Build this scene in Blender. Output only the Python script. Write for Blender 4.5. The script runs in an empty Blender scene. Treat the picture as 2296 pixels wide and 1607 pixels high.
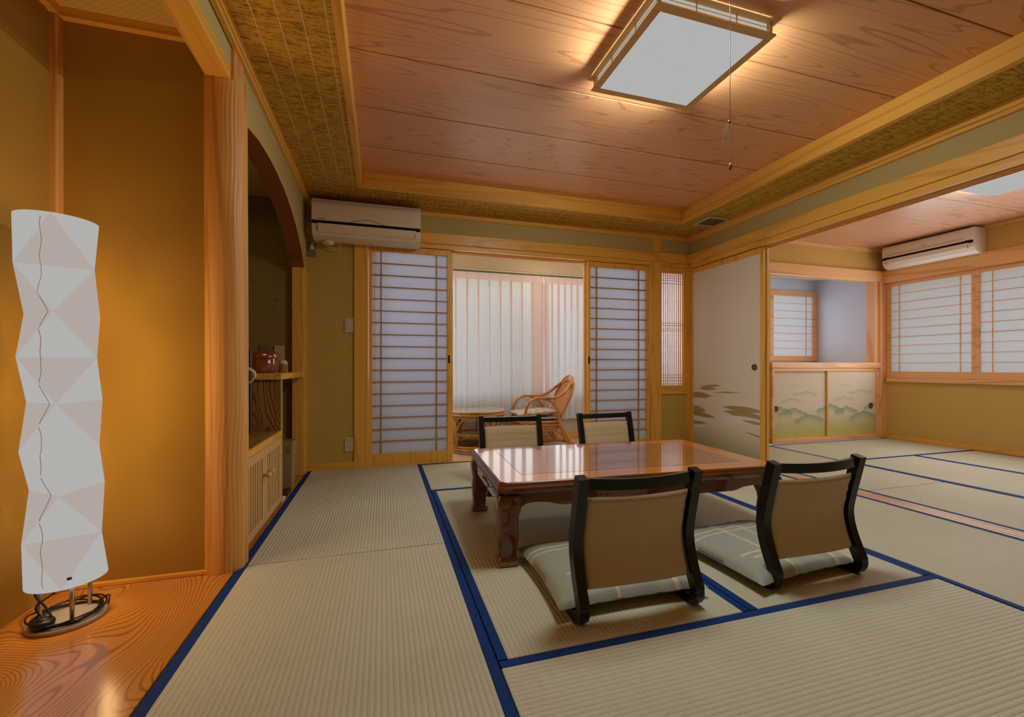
import bpy, bmesh, math, random
from mathutils import Vector, Matrix, Quaternion
random.seed(7)
PI = math.pi
scn = bpy.context.scene
COL = scn.collection

# ------------------------------------------------------------------ camera
F, YAW, CY, H = 970.0, 0.290, 822.0, 0.83
cam_d = bpy.data.cameras.new('camera'); cam = bpy.data.objects.new('camera', cam_d); COL.objects.link(cam)
cam_d.sensor_fit = 'HORIZONTAL'; cam_d.sensor_width = 36.0; cam_d.lens = F / 2296 * 36.0
cam_d.shift_y = (CY - 803.5) / 2296.0
cam_d.clip_start = 0.02
cam.location = (0, 0, H); cam.rotation_euler = (PI / 2, 0, -YAW)
scn.camera = cam

# ------------------------------------------------------------------ view + world
scn.view_settings.view_transform = 'Standard'; scn.view_settings.look = 'None'
scn.view_settings.exposure = 0.0; scn.view_settings.gamma = 1.0
scn.view_settings.use_curve_mapping = False
w = bpy.data.worlds.new('world'); scn.world = w; w.use_nodes = True
wn = w.node_tree.nodes['Background']; wn.inputs[0].default_value = (1.0, 1.0, 1.0, 1); wn.inputs[1].default_value = .82
scn.cycles.max_bounces = 8; scn.cycles.diffuse_bounces = 5; scn.cycles.transparent_max_bounces = 8
scn.cycles.caustics_reflective = False; scn.cycles.caustics_refractive = False
scn.cycles.sample_clamp_indirect = 4.0

def lamp(name, loc, power, color=(1, 1, 1), radius=0.0, spot=None, direction=None):
    d = bpy.data.lights.new(name, 'SPOT' if spot else 'POINT')
    d.energy = power; d.color = color; d.shadow_soft_size = radius
    if spot: d.spot_size = math.radians(spot); d.spot_blend = 0.15
    o = bpy.data.objects.new(name, d); COL.objects.link(o); o.location = loc
    if direction is not None:
        o.rotation_euler = Vector(direction).to_track_quat('-Z', 'Y').to_euler()
    return o
def area(name, loc, power, sx, sy, direction, color=(1, 1, 1), spread=180):
    d = bpy.data.lights.new(name, 'AREA'); d.shape = 'RECTANGLE'; d.size = sx; d.size_y = sy; d.energy = power; d.color = color; d.spread = math.radians(spread)
    o = bpy.data.objects.new(name, d); COL.objects.link(o); o.location = loc
    o.rotation_euler = Vector(direction).to_track_quat('-Z', 'Y').to_euler(); return o
# main room ceiling lamp: the glowing panel and the four glowing sides of the fixture
WARM = (.95, 1.0, .97)
area('main_ceiling_tubes', (1.249, 1.64, 2.150), 17.5, .48, .46, (0, 0, -1), WARM)
for (x, y, dx, dy) in ((.977, 1.64, -1, 0), (1.521, 1.64, 1, 0), (1.249, 1.379, 0, -1), (1.249, 1.902, 0, 1)):
    area('main_ceiling_tubes', (x, y, 2.206), 1.5, .48, .018, (dx, dy, 0.0), WARM, 110)
# adjoining room ceiling lamp
area('side_ceiling_tubes', (4.23, 1.86, 2.125), 7.5, .5, .5, (0, 0, -1), (1.0, .96, .93))
for (x, y, dx, dy) in ((4.56, 1.86, 1, 0), (4.23, 2.19, 0, 1), (3.90, 1.86, -1, 0)):
    area('side_ceiling_tubes', (x, y, 2.165), .6, .55, .05, (dx, dy, 0.0), (1.0, .95, .92))
# daylight entering at the right room windows
area('window_daylight', (5.60, 2.4, 1.25), 19.0, 1.9, .95, (-1, 0, 0), (.97, .98, 1.0))
area('window_daylight', (4.85, 4.31, 1.35), 2.2, 1.1, .75, (0, -1, 0), (.88, .93, 1.0))
# daylight through the bright bands of the veranda curtains
for k in range(7):
    area('curtain_daylight', (.80 + .1235 * k, 4.50, 1.13), .28, .075, 1.25, (0, -1, 0), (1.0, .97, .97))
for k in range(6):
    area('curtain_daylight', (1.877 + .079 * k, 4.50, 1.13), .19, .045, 1.25, (0, -1, 0), (1.0, .97, .97))
area('curtain_daylight', (.35, 4.50, 1.13), 1.6, .5, 1.25, (0, -1, 0), (1.0, .97, .97))
area('veranda_tubes', (1.67, 4.17, 2.10), 1.6, .18, .18, (0, 0, -1), (1.0, .85, .6))
area('shoji_fill', (-.05, 4.42, 1.30), 7.5, 1.0, 1.2, (.1, -1, 0), (.95, .97, 1.0))  # added fill lights, aimed at the paper screens from behind to brighten them
area('shoji_fill', (2.62, 4.42, 1.30), 7.5, .5, 1.2, (-.1, -1, 0), (.95, .97, 1.0))
area('shoji_fill', (1.22, 4.42, 2.11), 7.0, 2.6, .12, (0, -1, -.8), (.97, .98, 1.0))  # added overhead fill for the backs of the screens
# paper floor lamp: glow leaving the folded shade all round
LX, LY = -.992, 1.779
for k in range(5):
    lamp('floor_lamp_glow', (LX, LY, .34 + k * .20), 5.2, (1.0, .63, .29), .122)
# small downlight in the display niche
lamp('niche_bulb', (-.88, 2.95, 2.08), 0.35, (1.0, .8, .55), 0, 165, (0, 0, -1))

# ------------------------------------------------------------------ node helpers
def S(r, g, b):
    f = lambda c: (c / 255 / 12.92) if c / 255 <= .04045 else ((c / 255 + .055) / 1.055) ** 2.4
    return (f(r), f(g), f(b), 1.0)
class NT:
    def __init__(s, name, rough=.5, spec=.5):
        s.m = bpy.data.materials.new(name); s.m.use_nodes = True
        s.t = s.m.node_tree; s.n = s.t.nodes; s.b = s.n['Principled BSDF']
        s.b.inputs['Roughness'].default_value = rough
        s.b.inputs['Specular IOR Level'].default_value = spec
        s.out = s.n['Material Output']
    def link(s, a, b): s.t.links.new(a, b)
    def put(s, sock, v):
        if isinstance(v, bpy.types.NodeSocket): s.link(v, sock)
        elif v is not None: sock.default_value = v
    def coord(s, kind='Object'):
        return s.n.new('ShaderNodeTexCoord').outputs[kind]
    def mapping(s, v, scale=(1, 1, 1), loc=(0, 0, 0), rot=(0, 0, 0)):
        m = s.n.new('ShaderNodeMapping'); s.link(v, m.inputs[0])
        m.inputs['Location'].default_value = loc; m.inputs['Rotation'].default_value = rot; m.inputs['Scale'].default_value = scale
        return m.outputs[0]
    def sep(s, v):
        n = s.n.new('ShaderNodeSeparateXYZ'); s.link(v, n.inputs[0]); return n.outputs
    def comb(s, x, y, z):
        n = s.n.new('ShaderNodeCombineXYZ')
        for i, q in enumerate((x, y, z)): s.put(n.inputs[i], q)
        return n.outputs[0]
    def math(s, op, a, b=None, c=None, clamp=False):
        n = s.n.new('ShaderNodeMath'); n.operation = op; n.use_clamp = clamp
        s.put(n.inputs[0], a); s.put(n.inputs[1], b)
        if c is not None: s.put(n.inputs[2], c)
        return n.outputs[0]
    def smooth(s, v, a, b, lo=0., hi=1.):
        n = s.n.new('ShaderNodeMapRange'); n.interpolation_type = 'SMOOTHSTEP'
        s.put(n.inputs[0], v)
        for i, q in enumerate((a, b, lo, hi)): n.inputs[1 + i].default_value = q
        return n.outputs[0]
    def noise(s, v, scale=5., detail=2., rough=.5, dist=0.):
        n = s.n.new('ShaderNodeTexNoise'); s.link(v, n.inputs['Vector'])
        n.inputs['Scale'].default_value = scale; n.inputs['Detail'].default_value = detail
        n.inputs['Roughness'].default_value = rough; n.inputs['Distortion'].default_value = dist
        return n.outputs[0]
    def mix(s, f, a, b):
        n = s.n.new('ShaderNodeMix'); n.data_type = 'RGBA'
        s.put(n.inputs[0], f); s.put(n.inputs[6], a); s.put(n.inputs[7], b); return n.outputs[2]
    def bump(s, h, strength=.3, dist=.01):
        n = s.n.new('ShaderNodeBump'); n.inputs['Strength'].default_value = strength; n.inputs['Distance'].default_value = dist
        s.link(h, n.inputs['Height']); s.link(n.outputs[0], s.b.inputs['Normal'])
    def color(s, v): s.put(s.b.inputs['Base Color'], v)
M = {}
def plain(name, c, rough=.5, spec=.4, metal=0., coat=0.):
    t = NT(name, rough, spec); t.color(c); t.b.inputs['Metallic'].default_value = metal
    t.b.inputs['Coat Weight'].default_value = coat; t.b.inputs['Coat Roughness'].default_value = .08
    # slight surface mottling so nothing is perfectly flat
    v = t.coord(); nz = t.noise(v, 40, 2)
    t.bump(nz, .04, .002)
    M[name] = t.m; return t.m
def wood(name, c1, c2, axis=0, ring=14., along=.25, across=2.2, rough=.45, line=.35, plank=None, spec=.4, coat=0., bumpy=.05, fine=1., detail=2., fibamt=.9, ambamt=.5):
    """grain from contour lines of stretched noise; axis = grain direction"""
    t = NT(name, rough, spec); v = t.coord()
    if plank:  # (axis index, size): another board every `size`
        sp = t.sep(v); idx = t.math('FLOOR', t.math('DIVIDE', t.math('SUBTRACT', sp[plank[0]], plank[2]), plank[1]))
        off = t.math('MULTIPLY', idx, 3.71)
        v = t.comb(t.math('ADD', sp[0], off), t.math('ADD', sp[1], t.math('MULTIPLY', off, .37)), t.math('ADD', sp[2], off))
    sc = [across] * 3; sc[axis] = along
    base = t.noise(t.mapping(v, sc), 1.6, detail, .45, .1)
    rings = t.math('SINE', t.math('MULTIPLY', base, ring * 2 * PI))
    dark = t.smooth(rings, 1. - 2 * line, 1., 0, 1)
    sf = [90.] * 3; sf[axis] = 2.2
    fib = t.noise(t.mapping(v, sf), fine, 3, .6)
    amb = t.noise(t.mapping(v, [x * 1.3 for x in sc]), .8, 2)
    f = t.math('ADD', t.math('MULTIPLY', dark, .75), t.math('MULTIPLY', t.math('SUBTRACT', fib, .45), fibamt))
    f = t.math('ADD', f, t.math('MULTIPLY', t.math('SUBTRACT', amb, .5), ambamt), clamp=True)
    t.color(t.mix(f, c1, c2))
    t.b.inputs['Coat Weight'].default_value = coat; t.b.inputs['Coat Roughness'].default_value = .14 if name == 'alcove_board' else .06
    if bumpy: t.bump(f, bumpy, .002)
    M[name] = t.m; return t.m

HIN1, HIN2 = (.85, .455, .078, 1), (.69, .335, .045, 1)
for ax, nm in ((0, 'hinoki_x'), (1, 'hinoki_y'), (2, 'hinoki_z')):
    wood(nm, HIN1, HIN2, ax, ring=12, along=.16, across=2.2, rough=.36, line=.20, spec=.45, bumpy=.01, fibamt=.5, ambamt=.25)
wood('pink_hinoki_x', (.88, .50, .24, 1), (.70, .34, .13, 1), 0, ring=9, along=.18, across=2.0, rough=.34, line=.25, bumpy=.02)
wood('pink_hinoki_y', (.88, .50, .24, 1), (.70, .34, .13, 1), 1, ring=9, along=.18, across=2.0, rough=.34, line=.25, bumpy=.02)
wood('pink_hinoki_z', (.88, .50, .24, 1), (.70, .34, .13, 1), 2, ring=9, along=.18, across=2.0, rough=.34, line=.25, bumpy=.02)
wood('backlit_lattice_wood', (.50, .22, .045, 1), (.34, .13, .022, 1), 0, ring=9, along=.18, across=2.0, rough=.4, line=.2, bumpy=.0)  # darker than the frames: shade of the backlit bars put into the colour
wood('threshold_wood', (.74, .53, .35, 1), (.60, .38, .20, 1), 1, ring=9, along=.18, across=2.0, rough=.34, line=.2, bumpy=.01)
wood('cedar_ceiling', (.76, .385, .165, 1), (.52, .225, .08, 1), 0, ring=30, along=.13, across=2.1, rough=.36, line=.085, fibamt=.75, ambamt=.3, detail=2.5, plank=(1, .4475, .286), spec=.5, bumpy=.02)
wood('cedar_ceiling_side', (.66, .37, .22, 1), (.48, .22, .11, 1), 0, ring=30, along=.22, across=2.4, rough=.36, line=.12, fibamt=.5, ambamt=.3, plank=(1, .425, .26), spec=.5, bumpy=.02)
wood('alcove_board', (.60, .25, .045, 1), (.30, .09, .012, 1), 1, ring=100, along=.55, across=1.5, rough=.2, line=.36, detail=1.2, fibamt=.5, ambamt=.3, spec=.5, coat=.35, bumpy=.02)
wood('figured_ply', (.40, .22, .065, 1), (.13, .035, .01, 1), 2, ring=26, along=1.0, across=3.6, detail=1.2, rough=.3, line=.4, coat=.2, bumpy=.02)
wood('alcove_log', (.76, .38, .10, 1), (.56, .24, .055, 1), 2, ring=9, along=.15, across=3, rough=.42, line=.3, spec=.35, bumpy=.03)
wood('red_board', (.28, .085, .022, 1), (.22, .06, .015, 1), 1, ring=3, along=.3, across=2, rough=.5, line=.2)
wood('table_wood', (.14, .038, .007, 1), (.08, .02, .003, 1), 0, ring=6, along=.4, across=4, rough=.2, line=.3, coat=1.0, bumpy=.0)
wood('table_border', (.56, .19, .022, 1), (.42, .13, .014, 1), 0, ring=6, along=.4, across=4, rough=.2, line=.3, coat=1.0, bumpy=.0)
wood('table_inlay', (.28, .105, .022, 1), (.17, .055, .01, 1), 0, ring=9, along=5, across=6, rough=.2, line=.4, coat=1.0, bumpy=.0)
wood('rattan', (.60, .27, .075, 1), (.42, .16, .04, 1), 2, ring=3, along=3, across=6, rough=.3, line=.3, coat=.3, bumpy=.02)
wood('table_rattan', (.56, .30, .075, 1), (.38, .18, .04, 1), 2, ring=3, along=3, across=6, rough=.3, line=.3, coat=.3, bumpy=.02)

def plaster(name, c, c2=None, scale=140., amp=.35, rough=.95):
    t = NT(name, rough, .1); v = t.coord()
    n1 = t.noise(v, scale, 4, .6); n2 = t.noise(v, 2.5, 2)
    t.color(t.mix(t.math('ADD', t.math('MULTIPLY', n1, .6), t.math('MULTIPLY', n2, .4)), c2 or tuple(x * .86 for x in c[:3]) + (1,), c))
    t.bump(n1, amp, .002); M[name] = t.m; return t.m
plaster('wall_plaster', (.60, .43, .10, 1))
plaster('frieze_plaster', (.56, .43, .17, 1))
plaster('alcove_plaster', (.45, .25, .04, 1))
plaster('side_plaster', (.70, .46, .14, 1))
plaster('recess_paint', (.70, .76, .90, 1), scale=60, amp=.1)
plaster('veranda_paint', (.70, .60, .48, 1), scale=60, amp=.15)
plaster('carpet', (.62, .50, .40, 1), scale=300, amp=.5)
def fibre_wall():
    t = NT('fibre_plaster', .95, .1); v = t.coord(); n1 = t.noise(v, 120, 4, .6)
    vv = t.n.new('ShaderNodeTexVoronoi'); vv.feature = 'DISTANCE_TO_EDGE'; t.link(t.mapping(v, (1, 1, 1)), vv.inputs['Vector']); vv.inputs['Scale'].default_value = 16
    n3 = t.noise(v, 22, 2); line = t.math('MULTIPLY', t.smooth(vv.outputs['Distance'], 0.0, .035, 1, 0), t.smooth(n3, .52, .6))
    c = t.mix(n1, (.27, .19, .06, 1), (.36, .26, .085, 1)); t.color(t.mix(line, c, (.13, .075, .02, 1))); t.bump(n1, .4, .002)
    M['fibre_plaster'] = t.m
fibre_wall()

def tatami(name, axis):
    """woven rush: ribs run along `axis`"""
    t = NT(name, .62, .25); v = t.coord(); sp = t.sep(v)
    a, c = (sp[1], sp[0]) if axis == 1 else (sp[0], sp[1])   # a along ribs, c across
    rib = t.math('ABSOLUTE', t.math('SINE', t.math('MULTIPLY', c, PI / .0158)))
    groove = t.smooth(rib, 0.0, .42, 1, 0)
    idx = t.math('FLOOR', t.math('DIVIDE', c, .0158))
    st = t.comb(t.math('MULTIPLY', idx, 7.3), t.math('MULTIPLY', a, 1.), 0.)
    dash = t.noise(t.mapping(st, (1, 55, 1)), 1., 2, .6)
    sc = (3, 420, 1) if axis == 1 else (420, 3, 1)
    fib = t.noise(t.mapping(v, sc), 1., 2, .7)
    big = t.noise(v, 1.3, 2)
    blotch = t.noise(t.mapping(v, (6, 40, 1) if axis == 1 else (40, 6, 1)), 1., 2)
    f = t.math('MULTIPLY', groove, t.math('MULTIPLY', t.smooth(dash, .3, .7, .35, 1.), .55))
    f = t.math('ADD', f, t.math('MULTIPLY', t.math('SUBTRACT', fib, .5), .55))
    f = t.math('ADD', f, t.math('MULTIPLY', t.math('SUBTRACT', blotch, .5), .25), clamp=True)
    base = t.mix(t.smooth(big, .35, .65), (.55, .545, .40, 1), (.61, .60, .45, 1))
    t.color(t.mix(f, base, (.36, .25, .085, 1)))
    hgt = t.math('ADD', rib, t.math('MULTIPLY', fib, .5))
    t.bump(hgt, .55, .003); M[name] = t.m
tatami('tatami_y', 1); tatami('tatami_x', 0)
def cloth_border():
    t = NT('border_cloth', .75, .2); v = t.coord(); sp = t.sep(v)
    d1 = t.math('ABSOLUTE', t.math('SINE', t.math('MULTIPLY', t.math('ADD', sp[0], sp[1]), PI / .013)))
    d2 = t.math('ABSOLUTE', t.math('SINE', t.math('MULTIPLY', t.math('SUBTRACT', sp[0], sp[1]), PI / .013)))
    k = t.math('MAXIMUM', t.smooth(d1, 0, .3, 1, 0), t.smooth(d2, 0, .3, 1, 0))
    t.color(t.mix(t.math('MULTIPLY', k, .55), (.004, .04, .20, 1), (.002, .010, .05, 1)))
    t.bump(t.noise(v, 500, 2), .3, .001); M['border_cloth'] = t.m
cloth_border()

def reed(name, axis, c1, c2, cords, cord_axis):
    """thin reed sheet; reeds along `axis`, tying cords across"""
    t = NT(name, .55, .3); v = t.coord(); sp = t.sep(v)
    s1 = [260.] * 3; s1[axis] = 9.; s2 = [70.] * 3; s2[axis] = 14.; s3 = [180.] * 3; s3[axis] = 40.
    f = t.noise(t.mapping(v, s1), 1, 3, .6); g = t.smooth(t.noise(t.mapping(v, s2), 1, 3, .7), .47, .62); h = t.smooth(t.noise(t.mapping(v, s3), 1, 2, .5), .58, .68)
    c = t.mix(f, c2, c1); c = t.mix(t.math('MULTIPLY', g, .55), c, tuple(x * .28 for x in c2[:3]) + (1,)); c = t.mix(t.math('MULTIPLY', h, .7), c, (.03, .015, .004, 1))
    if cords:
        o, p = cords
        fr = t.math('ABSOLUTE', t.math('SUBTRACT', t.math('FRACT', t.math('DIVIDE', t.math('SUBTRACT', sp[cord_axis], o - p / 2), p)), .5))
        k = t.smooth(fr, .015, .045, 1, 0)
        c = t.mix(t.math('MULTIPLY', k, .75), c, (.85, .62, .28, 1))
    t.color(c); t.bump(f, .5, .003); M[name] = t.m
reed('reed_left', 0, (.88, .52, .07, 1), (.52, .27, .03, 1), (-.56, .0885), 0)
reed('reed_right', 0, (.70, .44, .045, 1), (.44, .27, .025, 1), (2.77, .094), 0)
reed('reed_far', 1, (.80, .45, .06, 1), (.44, .22, .025, 1), (3.45, .0885), 1)
def woven():
    t = NT('woven_bark', .6, .3); v = t.coord(); sp = t.sep(v)
    a = t.math('SINE', t.math('MULTIPLY', sp[0], 2 * PI / .030)); b = t.math('SINE', t.math('MULTIPLY', sp[1], 2 * PI / .022))
    k = t.smooth(t.math('MULTIPLY', a, b), -.2, .2)
    n = t.noise(t.mapping(v, (300, 20, 1)), 1, 2)
    t.color(t.mix(t.math('ADD', t.math('MULTIPLY', k, .35), t.math('MULTIPLY', n, .4)), (.80, .58, .18, 1), (.55, .36, .08, 1))); t.bump(k, .5, .003); M['woven_bark'] = t.m
woven()

def paper(name, c=(.93, .93, .96, 1), t_fac=.55):
    t = NT(name); t.n.remove(t.b)
    d = t.n.new('ShaderNodeBsdfDiffuse'); tr = t.n.new('ShaderNodeBsdfTranslucent'); mx = t.n.new('ShaderNodeMixShader')
    nz = t.noise(t.coord(), 60, 3); col = t.mix(nz, tuple(x * .96 for x in c[:3]) + (1,), c)
    t.link(col, d.inputs[0]); t.link(col, tr.inputs[0]); mx.inputs[0].default_value = t_fac
    t.link(d.outputs[0], mx.inputs[1]); t.link(tr.outputs[0], mx.inputs[2]); t.link(mx.outputs[0], t.out.inputs[0]); M[name] = t.m
paper('shoji_paper', (.90, .93, 1.0, 1), .60); paper('window_paper', (.90, .95, 1.0, 1), .50); paper('lattice_paper', (.97, .97, 1.0, 1), .72)
paper('curtain_sheer', (.86, .92, 1.0, 1), .28); paper('curtain_fold', (.80, .62, .56, 1), .42)
def emit(name, c, s=1.):
    t = NT(name); t.n.remove(t.b); e = t.n.new('ShaderNodeEmission'); e.inputs[0].default_value = c; e.inputs[1].default_value = s
    nz = t.noise(t.coord(), 9, 1); t.link(t.mix(nz, tuple(x * .98 for x in c[:3]) + (1,), c), e.inputs[0])
    t.link(e.outputs[0], t.out.inputs[0]); M[name] = t.m
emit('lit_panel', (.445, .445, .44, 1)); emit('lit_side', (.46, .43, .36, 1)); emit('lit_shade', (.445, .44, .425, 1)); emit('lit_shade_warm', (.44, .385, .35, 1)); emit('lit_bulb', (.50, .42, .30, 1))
plain('black_lacquer', (.005, .006, .0035, 1), .32, .4, coat=.12)
plain('ac_plastic', (.82, .71, .54, 1), .4, .4)
plain('ac_white', (.80, .74, .68, 1), .4, .4)
plain('black_plastic', (.008, .008, .008, 1), .35, .5)
plain('dark_slot', (.004, .004, .006, 1), .6, .2)
plain('ivory_plastic', (.62, .52, .36, 1), .45, .4)
plain('grey_plate', (.24, .22, .15, 1), .4, .5, metal=.3)
plain('dark_mark', (.02, .02, .015, 1), .7, .2)
plain('green_mark', (.12, .22, .14, 1), .7, .2)
plain('dark_metal', (.05, .035, .03, 1), .35, .5, metal=.6)
plain('bronze', (.13, .09, .06, 1), .4, .5, metal=.5)
plain('steel', (.55, .50, .50, 1), .32, .5, metal=.9)
plain('lamp_base', (.42, .36, .29, 1), .45, .4)
plain('brown_mark', (.62, .30, .13, 1), .8, .2)
plain('cream_cord', (.75, .62, .44, 1), .5, .4)
plain('white_cloth', (.72, .68, .66, 1), .8, .2)
plain('light_wood', (.68, .42, .16, 1), .5, .35)
plain('wicker', (.46, .26, .06, 1), .7, .2)
plain('cardboard', (.40, .26, .10, 1), .7, .2)
plain('grey_string', (.22, .20, .24, 1), .7, .2)
plain('pull_knob', (.30, .10, .02, 1), .4, .5)
plain('red_lacquer', (.23, .035, .006, 1), .12, .6, coat=1.)
plain('glass_top', (.42, .42, .44, 1), .05, .9, coat=1.)
plain('rail_metal', (.10, .09, .05, 1), .5, .4)
plain('gold_cap', (.22, .09, .025, 1), .15, .6, coat=1.)
plain('dark_book', (.04, .035, .05, 1), .6, .3)
plain('panel_rim', (.60, .56, .52, 1), .5, .3)
plain('vent_grey', (.26, .22, .12, 1), .6, .3)
def brocade(name, c1, c2, size=.026):
    t = NT(name, .55, .4); v = t.coord(); sp = t.sep(v)
    a = t.math('ABSOLUTE', t.math('SINE', t.math('MULTIPLY', t.math('ADD', sp[0], sp[2]), PI / size)))
    b = t.math('ABSOLUTE', t.math('SINE', t.math('MULTIPLY', t.math('SUBTRACT', sp[0], sp[2]), PI / size)))
    k = t.math('MAXIMUM', t.smooth(a, 0, .14, 1, 0), t.smooth(b, 0, .14, 1, 0)); n = t.noise(v, 700, 2, .7)
    t.color(t.mix(t.math('ADD', t.math('MULTIPLY', k, .45), t.math('MULTIPLY', n, .35)), c1, c2)); t.b.inputs['Sheen Weight'].default_value = .2
    t.bump(t.math('ADD', k, t.math('MULTIPLY', n, .6)), .25, .001); M[name] = t.m
brocade('brocade', (.54, .40, .20, 1), (.74, .60, .46, 1))
def zabuton():
    t = NT('cushion_cloth', .6, .35); v = t.coord(); sp = t.sep(v); x, y = sp[0], sp[1]
    def band(c, p, w_, lo=None, hi=None, o=None):
        k = t.smooth(t.math('ABSOLUTE', t.math('SUBTRACT', c, p)), w_ * .7, w_, 1, 0)
        if lo is not None: k = t.math('MULTIPLY', k, t.math('MULTIPLY', t.math('GREATER_THAN', o, lo), t.math('LESS_THAN', o, hi)))
        return k
    ks = [band(y, .10, .006), band(y, .135, .006), band(y, .17, .006), band(y, -.10, .007, -.2, .06, x), band(y, -.135, .007, -.17, .09, x), band(y, -.17, .007, -.14, .12, x),
          band(x, -.06, .008), band(x, .05, .008, -.02, .3, y), band(x, .17, .012)]
    k = ks[0]
    for q in ks[1:]: k = t.math('MAXIMUM', k, q)
    n = t.noise(t.mapping(v, (600, 60, 60)), 1, 2)
    base = t.mix(n, (.30, .325, .26, 1), (.37, .395, .32, 1)); t.color(t.mix(t.math('MULTIPLY', k, .95), base, (.66, .52, .42, 1)))
    t.bump(n, .2, .001); M['cushion_cloth'] = t.m
zabuton()
def floral():
    t = NT('floral_cloth', .8, .2); v = t.coord(); vv = t.n.new('ShaderNodeTexVoronoi'); t.link(v, vv.inputs['Vector']); vv.inputs['Scale'].default_value = 28
    n = t.noise(v, 30, 3, .6, .5); c = t.mix(t.smooth(n, .45, .6), (.60, .50, .36, 1), (.28, .22, .09, 1)); c = t.mix(t.smooth(vv.outputs['Distance'], .25, .4, 1, 0), c, (.58, .20, .14, 1))
    t.color(t.mix(.25, c, (.60, .50, .42, 1))); M['floral_cloth'] = t.m
floral()
def cane():
    t = NT('woven_cane', .6, .3); v = t.coord(); sp = t.sep(v)
    a = t.math('SINE', t.math('MULTIPLY', sp[1], 2 * PI / .012)); b = t.math('SINE', t.math('MULTIPLY', sp[2], 2 * PI / .012)); k = t.smooth(t.math('MULTIPLY', a, b), -.3, .3)
    t.color(t.mix(t.math('MULTIPLY', k, .5), (.64, .30, .10, 1), (.38, .14, .035, 1))); t.bump(k, .4, .002); M['woven_cane'] = t.m
cane()

def fusuma():
    """paper door with brushed mist strokes; coordinates: y along wall, z up (world)"""
    t = NT('mist_paper', .8, .2); v = t.coord(); sp = t.sep(v); y, z = sp[1], sp[2]
    wob = t.math('MULTIPLY', t.math('SUBTRACT', t.noise(t.mapping(v, (3, 3, 40)), 1, 2), .5), .02)
    base = t.mix(t.smooth(z, .0, .38, 1, 0), (.90, .80, .64, 1), (.42, .42, .20, 1))
    n = t.noise(v, 250, 3, .7); base = t.mix(t.math('MULTIPLY', n, .25), base, (.45, .38, .27, 1))
    OC, WH = (.36, .25, .055, 1), (.86, .80, .84, 1)
    # (y0, z0, y1, z1, half thickness, colour)   y decreases towards the viewer
    st = [(3.60, .635, 3.30, .655, .012, OC), (3.62, .615, 3.36, .62, .012, OC), (3.80, .545, 3.42, .545, .028, OC), (3.55, .575, 3.28, .600, .010, WH), (3.46, .585, 3.05, .600, .006, OC),
          (3.9, .47, 3.42, .505, .028, WH), (3.80, .40, 3.50, .40, .035, OC), (3.75, .36, 3.36, .35, .018, OC), (3.9, .32, 3.36, .31, .02, WH), (3.86, .27, 3.48, .275, .016, OC), (3.85, .24, 3.46, .24, .010, WH),
          (3.32, .46, 2.80, .455, .020, OC), (3.30, .42, 2.75, .395, .028, OC), (3.36, .375, 2.80, .345, .016, WH), (3.22, .385, 2.78, .37, .014, WH), (3.08, .36, 2.8, .35, .010, OC), (3.05, .265, 2.72, .22, .008, OC)]
    c = base
    for (y0, z0, y1, z1, h, colr) in st:
        cy_, cz_ = (y0 + y1) / 2, (z0 + z1) / 2; L = math.hypot(y1 - y0, z1 - z0); dy, dz = (y1 - y0) / L, (z1 - z0) / L
        py = t.math('SUBTRACT', y, cy_); pz = t.math('SUBTRACT', t.math('ADD', z, wob), cz_)
        u = t.math('MULTIPLY', t.math('ADD', t.math('MULTIPLY', py, dy), t.math('MULTIPLY', pz, dz)), 2 / L)
        q = t.math('MULTIPLY', t.math('SUBTRACT', t.math('MULTIPLY', pz, dy), t.math('MULTIPLY', py, dz)), .72 / h)
        r = t.math('ADD', t.math('MULTIPLY', u, u), t.math('ABSOLUTE', q))
        c = t.mix(t.math('MULTIPLY', t.smooth(r, .65, 1.05, 1, 0), .85), c, colr)
    t.color(c); M['mist_paper'] = t.m
fusuma()
def mountains():
    """painted low cupboard doors; x along wall, z up (world)"""
    t = NT('mountain_paper', .8, .2); v = t.coord(); sp = t.sep(v); x, z = sp[0], sp[2]
    c = t.mix(t.smooth(z, .08, .42, 1, 0), (.72, .62, .48, 1), (.52, .50, .17, 1))
    nz = t.math('MULTIPLY', t.math('SUBTRACT', t.noise(t.mapping(v, (30, 1, 4)), 1, 3), .5), .045)
    ms = [(4.10, .41, .20, .07), (4.28, .385, .24, .06), (4.52, .32, .24, .07), (4.82, .42, .22, .075), (5.05, .39, .20, .06), (5.32, .335, .26, .075), (4.46, .565, .20, .03), (4.26, .49, .16, .028), (5.28, .575, .22, .035), (5.02, .50, .18, .032), (4.32, .64, .08, .018), (5.05, .645, .08, .018), (5.5, .42, .2, .05)]
    for (cx, top, wd, hh) in ms:
        m = t.math('SUBTRACT', 1., t.math('DIVIDE', t.math('ABSOLUTE', t.math('SUBTRACT', x, cx)), wd), clamp=True)
        ridge = t.math('ADD', t.math('MULTIPLY', t.math('POWER', m, 1.25), hh), nz)
        d = t.math('SUBTRACT', t.math('ADD', ridge, top - hh), z)      # >0 below the ridge
        k = t.math('MULTIPLY', t.smooth(d, -.004, .008), t.smooth(d, .0, hh * 1.5, 1, 0))
        k = t.math('MULTIPLY', k, t.smooth(m, .0, .25)); c = t.mix(t.math('MULTIPLY', k, 0.8 if hh > .04 else .45), c, (.26, .35, .24, 1))
    t.color(c); M['mountain_paper'] = t.m
mountains()

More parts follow.
